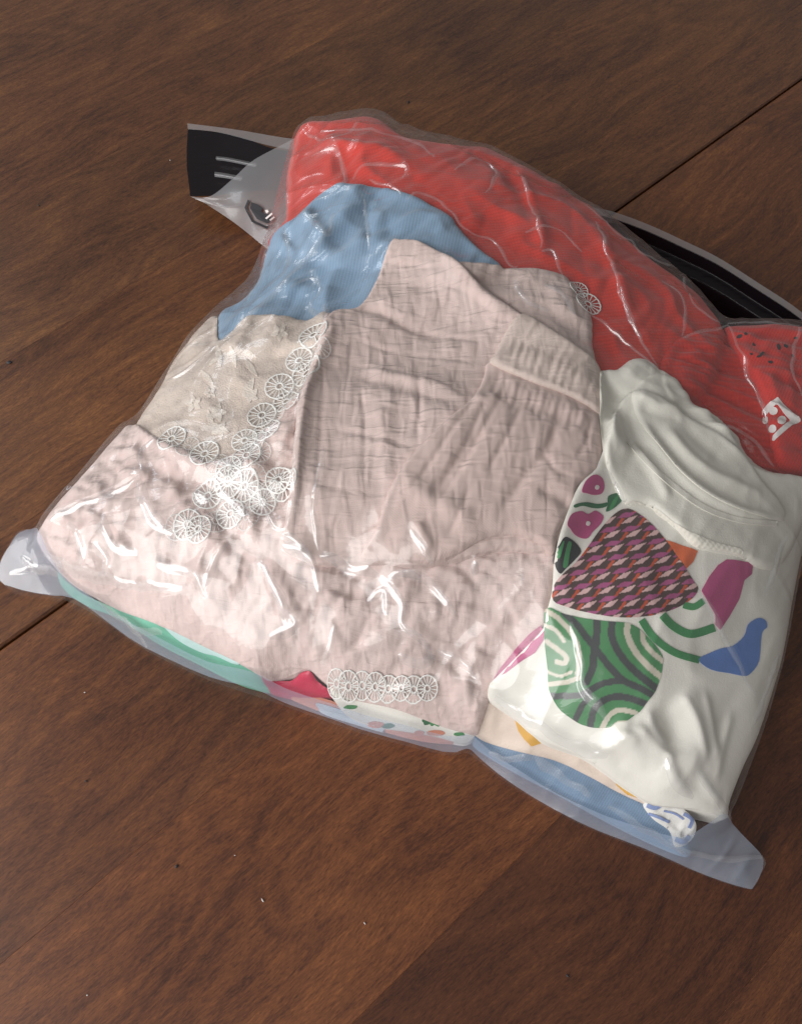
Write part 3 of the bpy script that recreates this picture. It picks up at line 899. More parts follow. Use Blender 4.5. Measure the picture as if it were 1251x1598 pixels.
def pleat(X, Y):
    # gathers fan out from the waistband towards the hem
    P = onheap(C('R4', [(1000, 200)]))[0]
    ang = np.arctan2(Y - P[1], X - P[0])
    r = np.hypot(X - P[0], Y - P[1])
    return -mm(0.3) * (1 - 2 * np.abs(noise(ang * 16, r * 12, 82))) + mm(0.35) * fold(X, Y, 0.02, 40, 2, 83, False)


cloth('trouser_legs', C('R4', [(660, 560), (640, 620), (592, 735), (470, 855), (325, 1000), (242, 1110), (185, 1220), (140, 1370), (75, 1480), (180, 1495), (400, 1505), (520, 1470), (640, 1405), (760, 1385), (880, 1420), (955, 1455), (970, 1370), (1040, 1250), (1062, 1160), (1110, 1115), (1178, 1040), (1175, 830), (1172, 700), (1000, 600), (800, 540)]),
      M_pants, 0.0035, pleat, skirt=0.008, parent=tr, edge=0.0016, res=0.001, bridge=5,
      ridges=[(C('R4', [(590, 735), (640, 770), (700, 740)]), 0.003, 0.002), (C('R4', [(250, 1110), (330, 1200), (450, 1260), (600, 1370)]), 0.005, 0.002), (C('R4', [(630, 900), (500, 1080), (380, 1240)]), 0.003, -0.002), (C('R4', [(320, 1340), (390, 1480)]), 0.003, 0.0025),
              (C('R4', [(960, 860), (940, 980), (840, 1100), (700, 1300)]), 0.0025, -0.0016), (C('R4', [(880, 1180), (980, 1230), (1030, 1260)]), 0.003, -0.002), (C('R4', [(700, 640), (850, 730), (1040, 800), (1160, 900)]), 0.006, 0.0025)]
      + [(C('R4', L_), 0.0013, -0.0010) for L_ in ([(600, 760), (480, 930), (380, 1080), (290, 1200)], [(640, 770), (560, 960), (440, 1150)], [(720, 740), (620, 930), (520, 1100), (400, 1290)], [(980, 800), (960, 900), (880, 1040)], [(1120, 800), (1100, 960), (1040, 1060)], [(820, 760), (760, 900), (640, 1120)], [(560, 1180), (520, 1300), (460, 1420)], [(900, 1000), (960, 1100), (1040, 1120)])]
      + [(C('R4', [(705 + i * 31, 628 + i * 13 + (i % 3) * 8), (690 + i * 31 + (i % 2) * 8, 690 + i * 13), (672 + i * 31, 735 + i * 13 + (i % 4) * 14)]), 0.0012, -0.0010) for i in range(15)])
cloth('waistband', C('R4', [(688, 530), (720, 462), (768, 392), (820, 362), (868, 380), (950, 440), (1060, 520), (1168, 592), (1178, 700), (1174, 808), (1100, 775), (1000, 725), (860, 675), (740, 618), (665, 575)]),
      M_band, 0.002, lambda X, Y: mm(0.7) * fold(X, Y, 0.007, 56, 5, 84, True, 0.3), skirt=0.006, parent=tr, edge=0.0016, res=0.001, bridge=3,
      ridges=[(C('R4', [(760 + i * 34, 430 + i * 20), (735 + i * 34, 520 + i * 19), (715 + i * 34, 590 + i * 17)]), 0.0013, -0.0004 - 0.0007 * ((i * 7) % 5) / 4) for i in range(12)])

# ---- white printed tee
tee = thing('white_printed_tee', 'white cotton tee with a colourful figure print of patterned shapes', 'tee', (0.2, -0.03, 0))
cloth('tee_cloth', C('R7', [(440, 60), (420, 110), (360, 170), (320, 250), (270, 400), (258, 560), (235, 650), (220, 720), (100, 850), (22, 930), (5, 950)]) +
      C('R8', [(145, 98), (225, 158), (325, 245), (475, 306), (612, 405), (712, 466), (800, 478), (870, 482), (940, 502), (982, 516), (995, 450), (1042, 330), (1092, 218), (1158, 0)]) +
      [(1227, 962), (1248, 862), (1270, 815), (1300, 775), (1255, 752), (1190, 738), (1145, 710), (1090, 670), (980, 620)],
      M_white, 0.002, lambda X, Y: mm(1.1) * fold(X, Y, 0.040, 75, 1.8, 91) * np.clip((0.02 - Y) / 0.1, 0.15, 1) + mm(.5) * fold(X, Y, 0.014, 60, 2.5, 92) * np.clip((0.04 - Y) / 0.1, 0.3, 1), skirt=0.06, parent=tee, edge=0.003, bridge=5,
      ridges=[(C('R8', [(560, 200), (640, 260), (700, 330), (820, 420)]), 0.006, 0.004), (C('R8', [(640, 190), (760, 270), (900, 340)]), 0.006, 0.0035), (C('R8', [(820, 60), (880, 200), (920, 330)]), 0.007, 0.003),
              (C('R8', [(760, 100), (790, 220), (780, 300)]), 0.006, -0.003), (C('R8', [(420, 270), (560, 260), (660, 220)]), 0.006, 0.0025), (C('R8', [(500, 230), (620, 330), (760, 430)]), 0.004, -0.002)]
      + [(C('R8', L_), 0.0020, 0.0015) for L_ in ([(560, 210), (600, 240), (660, 265)], [(640, 190), (700, 250), (760, 300), (785, 335)], [(760, 290), (790, 380), (850, 440)], [(820, 80), (870, 180), (910, 330)], [(900, 60), (930, 200), (950, 330)], [(480, 290), (560, 260), (620, 230)], [(600, 330), (680, 380), (760, 440)], [(1000, 130), (970, 260), (940, 400)], [(880, 350), (920, 420), (960, 470)], [(700, 130), (720, 200), (770, 270)], [(540, 300), (580, 270), (640, 300), (690, 350)])])
# prints
for pl in [[(375, 170), (392, 128), (425, 105), (455, 118), (465, 150), (455, 178), (425, 185), (395, 178)], [(318, 300), (335, 262), (375, 250), (400, 262), (430, 248), (460, 270), (450, 300), (420, 330), (395, 358), (350, 345), (330, 320)]]:
    fl = decal('printed_flower', C('R7', pl), M_mag, tee)
    cx, cy = np.mean(pl, 0)
    decal('flower_eye', C('R7', [(cx + 12 + 9 * math.cos(k), cy + 5 + 9 * math.sin(k)) for k in np.arange(0, 6.28, 1)]), M_ink, fl, h=0.0008, res=0.0006, n=3)
for pl, m in [([(480, 190), (520, 178), (538, 200), (510, 232), (472, 252), (478, 220)], M_leafg), ([(262, 430), (285, 385), (310, 352), (350, 375), (372, 410), (350, 440), (310, 480), (290, 498), (270, 470)], M_dark),
              ([(345, 225), (400, 215), (440, 222), (480, 215), (470, 232), (430, 238), (380, 228), (350, 236)], M_leafg), ([(300, 470), (312, 400), (322, 372), (334, 380), (326, 420), (318, 470)], M_green), ([(272, 430), (290, 390), (306, 362), (300, 395), (286, 440)], M_green),
              ([(484, 240), (500, 205), (522, 186), (512, 214), (494, 244)], M_green)]:
    decal('printed_leaf', C('R7', pl), m, tee, h=0.0004 if m is not M_green else 0.0008, n=3)

TRI = [(545, 240), (585, 250), (640, 290), (700, 355), (760, 440), (820, 530), (836, 560), (815, 595), (760, 630), (690, 655), (620, 668), (545, 672), (470, 665), (390, 650), (310, 628), (262, 605), (262, 550), (300, 500), (350, 455), (400, 390), (450, 320), (500, 265)]
x7, y7, s7 = CROPS['R7']


def lin(c):
    c = np.array(c) / 255.0
    return np.where(c < .04, c / 12.92, ((c + .055) / 1.055) ** 2.4)


def cubes(V):
    u, v = px_of(V)
    xt, yt, st_ = CROPS['RT']
    a, b = (u - xt) / st_, (v - yt) / st_
    col = np.empty((len(V), 3))
    col[:] = lin((74, 56, 54))
    parts = [([(-78, -14), (-20, -60), (82, -66), (22, -24)], (158, 78, 122)), ([(-48, 30), (18, -20), (92, -40), (32, 18)], (205, 170, 168)), ([(-92, 56), (-42, -14), (-14, -12), (-62, 50)], (180, 76, 48))]
    for i in range(-6, 7):
        for j in range(-7, 6):
            cx, cy = 580 + i * 172 + j * 32, 580 - i * 8 + j * 109
            near = (np.abs(a - cx) < 120) & (np.abs(b - cy) < 90)
            if not near.any(): continue
            for pl, cc in parts:
                d = sdist(np.array(pl) + [cx, cy], a[near], b[near])
                idx = np.nonzero(near)[0][d > 0]
                col[idx] = lin(cc)
    return col


decal('patterned_triangle', C('R7', TRI), M_print, tee, res=0.0004, colfn=cubes, n=3)
SW = [(60, 2), (200, 40), (330, 72), (480, 98), (640, 115), (765, 125), (830, 145), (900, 190), (1000, 290), (1092, 415), (1097, 490), (1090, 560), (1072, 630), (1030, 740), (960, 830), (900, 910), (830, 960), (770, 1000), (690, 1010), (640, 1050), (500, 1058), (400, 1035), (330, 1002), (200, 910), (120, 790), (85, 690), (80, 560), (66, 430), (50, 260), (45, 130)]


def swirl(V):
    u, v = px_of(V)
    xs, ys, ss = CROPS['RS']
    a, b = (u - xs) / ss, (v - ys) / ss
    col = np.empty((len(V), 3)); col[:] = lin((70, 128, 82))
    dark = [([(230, 40), (330, 130), (430, 260), (540, 400), (650, 540), (760, 640), (900, 705), (1000, 760)], 62), ([(520, 95), (515, 200), (510, 300), (490, 400), (480, 520), (425, 650)], 68), ([(650, 105), (655, 270), (740, 430), (860, 560), (1040, 705)], 66),
            ([(95, 775), (300, 772), (400, 755), (480, 710), (580, 660), (720, 640), (780, 650)], 58), ([(320, 1000), (380, 870), (450, 780)], 54), ([(455, 1060), (490, 900), (580, 810), (700, 780), (830, 800), (960, 850)], 62)]
    cream = [([(50, 5), (180, 90), (280, 200), (345, 330), (358, 460), (345, 580)], 44), ([(350, 615), (230, 655), (75, 668)], 44), ([(45, 145), (150, 190), (225, 290)], 34), ([(70, 290), (180, 370), (245, 430), (230, 485), (160, 470)], 44), ([(80, 560), (190, 597), (290, 560)], 28),
             ([(795, 120), (785, 220), (850, 370), (960, 500), (1085, 605)], 56), ([(920, 195), (930, 290), (1010, 390), (1100, 465)], 46), ([(560, 1060), (630, 945), (720, 897), (860, 925)], 46), ([(640, 1060), (700, 1010), (780, 1000)], 20)]
    q2 = np.stack([a, b], 1)
    for L, cc in ((dark, (66, 68, 70)), (cream, (196, 190, 174))):
        for pl, w in L:
            d = sdist(spline(pl, 5, False), a, b, closed=False)
            col[d < w / 2] = lin(cc)
    return col


decal('green_swirl_print', C('RS', SW), M_print, tee, res=0.0005, colfn=swirl, n=3)
for pl, w in [([(612, 682), (660, 750), (740, 810), (842, 842)], 28), ([(695, 662), (740, 708), (810, 738), (902, 712)], 32), ([(778, 622), (820, 630), (858, 606)], 26)]:
    decal('green_arc_print', ribbon(C('R7', pl), w * s7), M_green, tee, sm=False, res=0.0007)
decal('orange_print', C('R7', [(708, 365), (835, 408), (818, 450), (790, 478)]), M_orange, tee, sm=False)
decal('magenta_print', C('R7', [(850, 565), (880, 510), (915, 465), (950, 442), (1055, 458), (1050, 500), (1020, 525), (1000, 600), (960, 670), (925, 722), (905, 700), (905, 660), (870, 600)]), M_mag, tee, sm=False)
decal('magenta_print', C('R7', [(22, 922), (50, 875), (110, 800), (165, 740), (215, 702), (226, 725), (222, 762), (190, 812), (140, 842), (70, 895)]), M_mag, tee, sm=False)
decal('blue_print', C('R7', [(838, 840), (880, 815), (930, 795), (975, 785), (1020, 745), (1035, 700), (1075, 675), (1105, 685), (1110, 712), (1090, 735), (1080, 840), (1050, 890), (1020, 905), (960, 893), (890, 880)]), M_bluep, tee, n=3)

# ---- white satin garment
sat = thing('white_satin_bodysuit', 'glossy white bodysuit with ribbed hem folded over the printed tee', 'bodysuit', (0.2, 0.06, 0))
cloth('satin_cloth', [(933, 590), (945, 582), (960, 582), (982, 567), (1008, 569), (1035, 590), (1066, 616), (1096, 643), (1140, 669), (1160, 700), (1186, 724), (1225, 742), (1262, 762), (1250, 815), (1226, 870), (1205, 890), (1180, 888), (1152, 872), (1098, 860), (1078, 850), (1046, 818), (1010, 788), (976, 786), (952, 753), (938, 724), (932, 650)],
      M_satin, 0.003, lambda X, Y: mm(0.5) * fold(X, Y, 0.03, -42, 2.5, 101) + mm(0.35) * fold(X, Y, 0.010, -45, 3, 102, False), skirt=0.02, parent=sat, edge=0.003, res=0.001,
      ridges=[(p_, w_, h_ * 0.6) for p_, w_, h_ in [(C('RW', [(200, 90), (300, 60), (380, 90), (430, 180)]), 0.007, 0.004), (C('RW', [(300, 240), (390, 280), (450, 312), (570, 325)]), 0.0028, 0.0035), (C('RW', [(330, 300), (430, 330), (560, 360)]), 0.003, -0.002),
              (C('RW', [(330, 350), (430, 500), (560, 660), (700, 780), (900, 880), (1090, 930)]), 0.0028, 0.004), (C('RW', [(380, 340), (480, 490), (610, 640), (760, 750), (930, 840)]), 0.003, -0.0025),
              (C('RW', [(480, 380), (560, 510), (700, 640), (900, 740), (1010, 780)]), 0.003, 0.0032), (C('RW', [(560, 190), (700, 320), (830, 460), (930, 600)]), 0.006, 0.005), (C('RW', [(560, 380), (680, 500), (800, 600)]), 0.004, -0.002),
              (C('RW', [(170, 330), (190, 460), (290, 570)]), 0.006, 0.005), (C('RW', [(230, 250), (250, 400), (300, 530)]), 0.003, -0.0045), (C('RW', [(320, 520), (420, 650), (510, 810)]), 0.0028, 0.003), (C('RW', [(280, 280), (310, 420), (380, 540)]), 0.0025, -0.003),
              (C('RW', [(130, 100), (150, 250), (140, 420)]), 0.003, 0.002)]])
cloth('folded_layer', C('RW', [(290, 230), (340, 370), (430, 500), (560, 660), (700, 780), (900, 880), (1090, 930), (1130, 870), (1010, 700), (950, 610), (850, 470), (720, 330), (560, 190), (450, 130), (370, 150)]),
      M_satin, 0.0009, lambda X, Y: mm(0.3) * fold(X, Y, 0.010, -45, 5, 103, False), skirt=0.004, parent=sat, edge=0.0016, res=0.001, conform=0.0015)
decal('neck_binding' , ribbon(C('R7', [(560, -30), (640, 60), (740, 150), (860, 235), (1000, 285), (1150, 300)]), 8), M_satin, sat, h=0.0006, sm=False, skirt=0.0012)
decal('ribbed_hem', C('R7', [(548, 222), (600, 214), (660, 235), (740, 295), (800, 330), (900, 372), (1000, 398), (1010, 425), (960, 412), (860, 398), (822, 384), (745, 308), (680, 268), (640, 228)]), M_rib, sat, h=0.0005, skirt=0.001)


# ---- lace wheels
def wheel(u, v, rpx, rot, parent, mat, h=0.0006):
    c = onheap([(u, v)], T)[0]
    z0 = float(samp(T, c[0], c[1]))
    r = rpx * (np.linalg.norm(np.array([c[0], c[1], z0]) - CAM)) / FPX
    V, F = [], []

    def band(r0, r1, n, wob=0.0, zt=0.0004):
        b0 = len(V)
        for k in range(n):
            a = 2 * math.pi * k / n
            w = 1 + wob * abs(math.sin(a * 7))
            for rr, zz in ((r0, 0), (r0 * .55 + r1 * .45, zt), (r1, 0)):
                V.append((rr * w * math.cos(a + rot), rr * w * math.sin(a + rot), zz))
        for k in range(n):
            k2 = (k + 1) % n
            for j in range(2):
                F.append([b0 + k * 3 + j, b0 + k * 3 + j + 1, b0 + k2 * 3 + j + 1, b0 + k2 * 3 + j])
    band(0.89, 1.0, 42, 0.03)
    band(0.18, 0.31, 18)
    ns = 15
    for k in range(ns):
        a = 2 * math.pi * k / ns + rot
        ca, sa = math.cos(a), math.sin(a)
        b0 = len(V)
        for rr, w in ((0.3, 0.03), (0.92, 0.045)):
            for s_, zz in ((-w, 0), (0, 0.0003), (w, 0)):
                V.append((rr * ca - s_ * sa, rr * sa + s_ * ca, zz))
        F.append([b0, b0 + 1, b0 + 4, b0 + 3]); F.append([b0 + 1, b0 + 2, b0 + 5, b0 + 4])
    V = np.array(V)
    x, y = c[0] + V[:, 0] * r, c[1] + V[:, 1] * r
    z = samp(TS, x, y) + h + V[:, 2]
    z = np.maximum(z, samp(T, x, y) + 0.0003 + V[:, 2])
    return mesh('lace_wheel', np.stack([x, y, z], 1), F, mat, parent)


TS = blur(T, 2)
for i, (x, y) in enumerate([(905, 200), (835, 325), (872, 395), (740, 452), (772, 525), (655, 592), (675, 660), (572, 718), (580, 785)]):
    wheel(*C('R3', [(x, y)])[0], 23 - 2 * (i % 3 == 1), i * 1.3, lace, M_lace, 0.0006 + 0.0004 * (i % 2))
for i, (x, y) in enumerate([(215, 705), (377, 782), (490, 842), (488, 910), (570, 937), (735, 905), (762, 935), (392, 987), (657, 1015), (500, 1070), (290, 1122), (345, 1147)]):
    wheel(*C('R3', [(x, y)])[0], 23 - 2 * (i % 3 == 2), i * 0.9, dress, M_lace, 0.0006 + 0.0004 * (i % 2))
for i, (x, y, r) in enumerate([(340, 590, 15), (392, 604, 16), (450, 600, 15), (505, 606, 16), (560, 614, 16), (615, 610, 15), (668, 618, 17), (725, 614, 16)]):
    wheel(*C('R6', [(x, y)])[0], r, i * 0.7, dress, M_lace, 0.0009 + 0.0004 * (i % 2))
for i, (x, y) in enumerate([(930, 262), (815, 470), (712, 590), (620, 715), (640, 770)]):
    wheel(*C('R3', [(x, y)])[0], 19, i * 0.5, lace, M_sheer, 0.0003)
for i, (x, y) in enumerate([(295, 748), (432, 815), (535, 880), (622, 905), (690, 965), (445, 955), (430, 1105), (565, 1035), (610, 985), (240, 1140), (580, 1085)]):
    wheel(*C('R3', [(x, y)])[0], 19, i * 0.5, dress, M_sheer, 0.0003)
for i, (x, y, r) in enumerate([(458, 575, 15), (492, 627, 20)]):
    wheel(*C('R2', [(x, y)])[0], r, i * 0.7, bl, M_lace)

#@@BAG
# ------------------------------------------------------------------ the clear bag
bag = thing('clear_plastic_bag', 'clear plastic zip bag stuffed with folded clothes on the table', 'plastic bag', (0.02, 0.05, 0))
F_ = np.maximum(blur(dilate(T, 4), 4), blur(dilate(T, 2), 1) - 0.0004) + 0.0006
F_ = np.maximum(F_, B + 0.001)
CR = [
    ('R1', [(548, 130), (505, 300), (492, 520)], 2.2, 2.5), ('R1', [(600, 235), (700, 205), (750, 330), (690, 390), (610, 425)], 1.8, 2), ('R1', [(780, 335), (830, 275), (1000, 275), (990, 330)], 2, 2.2),
    ('R1', [(850, 335), (960, 372), (990, 405)], 2, 2.5), ('R1', [(1010, 425), (1100, 400), (1210, 475)], 2, 2.5), ('R1', [(560, 465), (660, 565), (700, 480)], 2.2, 2), ('R1', [(830, 420), (850, 640)], 1.8, 1.6),
    ('R1', [(510, 805), (600, 760), (640, 800), (600, 900), (660, 942)], 2, 2.6), ('R1', [(200, 1030), (300, 970), (420, 850), (560, 700), (690, 540)], 2.4, 2.4), ('R1', [(640, 130), (900, 130), (1040, 170), (1130, 240)], 2.2, 2.4),
    ('R1', [(400, 640), (370, 780), (300, 880)], 2, 2), ('R1', [(560, 110), (700, 150), (830, 80)], 2, 2), ('R1', [(480, 540), (500, 700), (420, 800)], 1.8, 1.6),
    ('R2', [(0, 290), (60, 360), (160, 400), (215, 485), (245, 492)], 2.0, 2.6), ('R2', [(240, 150), (320, 340), (325, 425)], 1.8, 2), ('R2', [(330, 440), (370, 440), (410, 530)], 2, 2.5),
    ('R2', [(520, 330), (600, 560), (660, 700), (740, 850)], 2.0, 2.8), ('R2', [(500, 660), (560, 700), (660, 790), (740, 855)], 2.2, 3), ('R2', [(610, 560), (640, 680), (710, 790)], 1.8, 2.4), ('R2', [(820, 520), (860, 600), (960, 690)], 2, 2.4),
    ('R2', [(480, 270), (620, 390), (720, 460), (830, 520)], 2, 2), ('R2', [(985, 692), (1110, 690), (1240, 700)], 2, 3), ('R2', [(830, 745), (900, 720), (985, 700)], 2, 2), ('R2', [(1240, 705), (1215, 850), (1250, 950)], 2, 3),
    ('R2', [(985, 695), (1060, 880), (1110, 980), (1130, 1080)], 1.8, 2), ('R2', [(950, 1050), (1080, 1110), (1150, 1200)], 2, 2.4), ('R2', [(750, 540), (830, 620), (830, 740)], 1.6, 1.8),
    ('R2', [(20, 150), (100, 110), (170, 160), (130, 230)], 2, 2), ('R2', [(270, 370), (330, 350), (400, 370), (470, 440)], 1.8, 2.2),
    ('R3', [(955, 50), (965, 80), (970, 125)], 2, 2.6), ('R3', [(900, 360), (850, 480), (830, 650), (805, 950), (780, 1135)], 2.0, 3.2), ('R3', [(960, 760), (940, 880), (905, 1000), (930, 1250)], 2.0, 3),
    ('R3', [(640, 960), (700, 1110), (765, 1145)], 2, 2.6), ('R3', [(450, 960), (520, 1020), (570, 1080)], 3, 3), ('R3', [(330, 960), (400, 1000)], 3, 2.5), ('R3', [(280, 250), (440, 230), (520, 200)], 1.6, 1.6), ('R3', [(190, 420), (300, 360), (440, 240)], 2, 2),
    ('R3', [(10, 870), (60, 850), (70, 760), (140, 690)], 2, 2),
    ('R5', [(200, 430), (400, 335), (565, 245)], 2.2, 2.6), ('R5', [(1060, 590), (1130, 720), (1165, 850)], 3.2, 3.4), ('R5', [(830, 700), (870, 600), (925, 520)], 2.4, 2.4), ('R5', [(1150, 480), (1200, 520), (1251, 590)], 2.8, 3),
    ('R5', [(280, 430), (330, 520), (320, 600)], 3, 2.5), ('R5', [(420, 400), (460, 520), (560, 560)], 3, 2.5), ('R5', [(380, 520), (440, 580), (420, 640)], 3, 2.2), ('R5', [(560, 260), (620, 400), (700, 480)], 3.4, 2.6), ('R5', [(640, 600), (780, 640), (840, 740)], 2.6, 2.2),
    ('R5', [(180, 560), (300, 620), (500, 680), (740, 700)], 2.5, 2), ('R5', [(400, 745), (500, 830), (600, 940)], 1.6, 2), ('R5', [(500, 820), (560, 870), (660, 880)], 1.6, 1.8), ('R5', [(40, 640), (140, 620), (240, 640)], 2, 2), ('R5', [(90, 560), (120, 600), (200, 620)], 2.4, 2),
    ('R6', [(30, 90), (100, 250), (170, 340), (60, 400)], 2.8, 3.2), ('R6', [(110, 10), (230, 60), (265, 200)], 2.8, 3), ('R6', [(270, 40), (400, 100), (520, 130)], 2.2, 2.4), ('R6', [(530, 130), (620, 240), (615, 340), (720, 420), (740, 490)], 2.8, 3.4),
    ('R6', [(600, 120), (730, 160), (845, 290)], 2.2, 2.6), ('R6', [(340, 340), (310, 440), (280, 510)], 2.2, 2.4), ('R6', [(770, 440), (860, 500), (930, 570)], 2.0, 2.2), ('R6', [(470, 240), (540, 200), (560, 300)], 2.4, 2.4), ('R6', [(920, 70), (935, 130)], 2, 2.2),
    ('R6', [(600, 470), (700, 500), (760, 480)], 2.4, 2.2), ('R6', [(560, 140), (630, 120), (700, 150)], 2, 2),
    ('R4', [(300, 1330), (400, 1490)], 2, 2.4), ('R4', [(780, 170), (830, 260), (940, 320)], 2.2, 2.6), ('R4', [(920, 190), (1000, 230), (1060, 330)], 2, 2.4), ('R4', [(600, 1480), (600, 1540)], 2, 2),
    ('R7', [(330, 690), (370, 850), (380, 950), (480, 1085)], 2.2, 2.6), ('R7', [(840, 560), (930, 720), (1060, 985)], 1.8, 2.0), ('R7', [(1100, 590), (1150, 460), (1190, 340)], 2, 1.8), ('R7', [(1160, 820), (1110, 960), (1060, 1100)], 2, 1.8), ('R7', [(460, 80), (500, 140), (540, 215)], 1.6, 1.6),
    ('R8', [(140, 290), (200, 300), (300, 300)], 1.6, 1.8), ('R8', [(300, 290), (400, 370), (500, 440)], 1.8, 2), ('R8', [(160, 90), (260, 160), (420, 250), (560, 300)], 2.4, 2.2), ('R8', [(770, 300), (790, 380), (860, 450)], 2, 2.4), ('R8', [(880, 350), (930, 420), (1000, 520)], 2, 2.2),
    ('R8', [(780, 590), (850, 640), (1000, 660), (1110, 650)], 1.6, 1.6), ('R8', [(560, 480), (700, 560), (830, 640)], 1.6, 1.6),
]
for crop, pl, w, h in CR:
    P = onheap(C(crop, pl))
    mn, mx = P.min(0) - 0.015, P.max(0) + 0.015
    i0, i1 = max(0, int((mn[0] - X0) / RES)), min(NX, int((mx[0] - X0) / RES) + 1)
    j0, j1 = max(0, int((mn[1] - Y0) / RES)), min(NY, int((mx[1] - Y0) / RES) + 1)
    sl = (slice(j0, j1), slice(i0, i1))
    F_[sl] += ridge_field([(C(crop, pl), w * 0.0014, h * 0.0006)], GX[sl], GY[sl], True)
PU, PV = px_of(np.stack([GX.ravel(), GY.ravel(), F_.ravel()], 1))
PU, PV = PU.reshape(GX.shape), PV.reshape(GX.shape)
# the film lies tight over the blouse, the trousers and the tee, and loose elsewhere
loose = 1 - 0.75 * np.exp(-((PU - 720) / 230) ** 4 - ((PV - 620) / 250) ** 4) - 0.55 * np.exp(-((PU - 1050) / 190) ** 4 - ((PV - 900) / 330) ** 4)
loose = np.clip(loose, 0.15, 1)
wav = 0.0022 * np.maximum(0, fold(GX, GY, 0.045, -38, 2.0, 201)) ** 2 + 0.0014 * np.maximum(0, fold(GX, GY, 0.026, 40, 2.2, 202)) ** 2 + 0.0003 * np.maximum(0, fold(GX, GY, 0.013, -10, 2.0, 203)) ** 2
wav = wav * loose
F_ += wav * np.clip(D_FILM / 0.01, 0, 1)
x, y, dd, Fc = grid_patch(film_poly, 0.0009)
V = np.stack([x, y, samp(F_, x, y)], 1)
V, Fc = with_skirt(V, Fc, 0.09, 0.0006)
film = mesh('film', V, Fc, M_film, bag)
# pinched creases standing on the film
for ci, (crop, pl, w, h) in enumerate(CR):
    P = onheap(C(crop, pl), F_)
    P = spline(P, 10, False) if len(P) > 2 else np.linspace(P[0], P[-1], 12)
    seg = np.r_[0, np.cumsum(np.hypot(*np.diff(P, axis=0).T))]
    n = max(8, int(seg[-1] / 0.0012))
    q = np.linspace(0, seg[-1], n)
    P = np.stack([np.interp(q, seg, P[:, 0]), np.interp(q, seg, P[:, 1])], 1)
    tg = np.gradient(P, axis=0); tg /= np.linalg.norm(tg, axis=1)[:, None] + 1e-12
    nr = np.stack([-tg[:, 1], tg[:, 0]], 1)
    P = P + nr * (0.0012 * noise(q / 0.011, np.full(n, ci * 3.7), 5))[:, None]
    u = q / seg[-1]
    env = np.clip(np.minimum(u, 1 - u) * 5, 0, 1) ** 0.8 * (0.65 + 0.55 * noise(q / 0.014, np.full(n, ci * 1.3), 9))
    env = np.clip(env, 0.02, 1.3)
    prof = np.linspace(-1, 1, 9)
    V = []
    for k in range(n):
        wd = 0.00105 * (0.68 if crop == 'R2' else 0.85 if crop == 'R1' else 1.0) * w * (0.35 + 0.65 * env[k])
        for p_ in prof:
            xy = P[k] + nr[k] * p_ * wd
            V.append((xy[0], xy[1], float(samp(F_, xy[0], xy[1])) + 0.00025 + 0.00058 * (0.8 if crop in ('R1', 'R2') else 1.0) * h * env[k] * (math.exp(-(p_ * 1.7) ** 2) - 0.055)))
    F2 = [[a * 9 + b, a * 9 + b + 1, (a + 1) * 9 + b + 1, (a + 1) * 9 + b] for a in range(n - 1) for b in range(8)]
    mesh('film_crease', V, F2, M_crease, film)

# milky welded rim along the front with its two corner ears
RIM = [(0, 884), (16, 852), (32, 831), (60, 826), (85, 875), (112, 912), (160, 947), (235, 993), (330, 1041), (425, 1072), (560, 1120), (690, 1153), (727, 1153), (748, 1164), (800, 1200), (900, 1256), (1000, 1295), (1060, 1308), (1100, 1288), (1128, 1272),
       (1160, 1306), (1190, 1342), (1176, 1382), (1162, 1386), (1100, 1366), (1000, 1324), (900, 1283), (800, 1226), (745, 1184), (727, 1172), (692, 1176), (560, 1142), (420, 1092), (330, 1062), (230, 1015), (160, 966), (100, 933), (8, 913)]
P = spline(onheap(RIM), 3)
x, y, dd, Fr = grid_patch(P, 0.0012)
z = np.maximum(samp(F_, x, y) - 0.0006, 0.0012)
mesh('welded_rim', np.stack([x, y, z], 1), Fr, M_rim, bag)

# header of the bag: black printed zip band folded back behind the heap
def sheet(name, rows, mat, parent, nu=24, nv=40):
    """surface through rows of (u, v, z_cm) control points, interpolated smoothly"""
    Rw = []
    for r in rows:
        p = np.array(r, float)
        wx, wy, wz = W(p[:, 0], p[:, 1], p[:, 2] / 100)
        q3 = np.stack([wx, wy, wz], 1)
        t = np.linspace(0, len(q3) - 1.0001, nv)
        i = t.astype(int); f = (t - i)[:, None]
        g = lambda k: q3[np.clip(i + k, 0, len(q3) - 1)]
        p0, p1, p2, p3 = g(-1), g(0), g(1), g(2)
        Rw.append(0.5 * (2 * p1 + (p2 - p0) * f + (2 * p0 - 5 * p1 + 4 * p2 - p3) * f ** 2 + (3 * p1 - p0 - 3 * p2 + p3) * f ** 3))
    Rw = np.array(Rw)
    t = np.linspace(0, len(Rw) - 1.0001, nu)
    i = t.astype(int); f = (t - i)[:, None, None]
    V = Rw[i] * (1 - f) + Rw[np.minimum(i + 1, len(Rw) - 1)] * f
    V = V.reshape(-1, 3)
    F = [[a * nv + b, a * nv + b + 1, (a + 1) * nv + b + 1, (a + 1) * nv + b] for a in range(nu - 1) for b in range(nv - 1)]
    o = mesh(name, V, F, mat, parent)
    return o, V.reshape(nu, nv, 3)


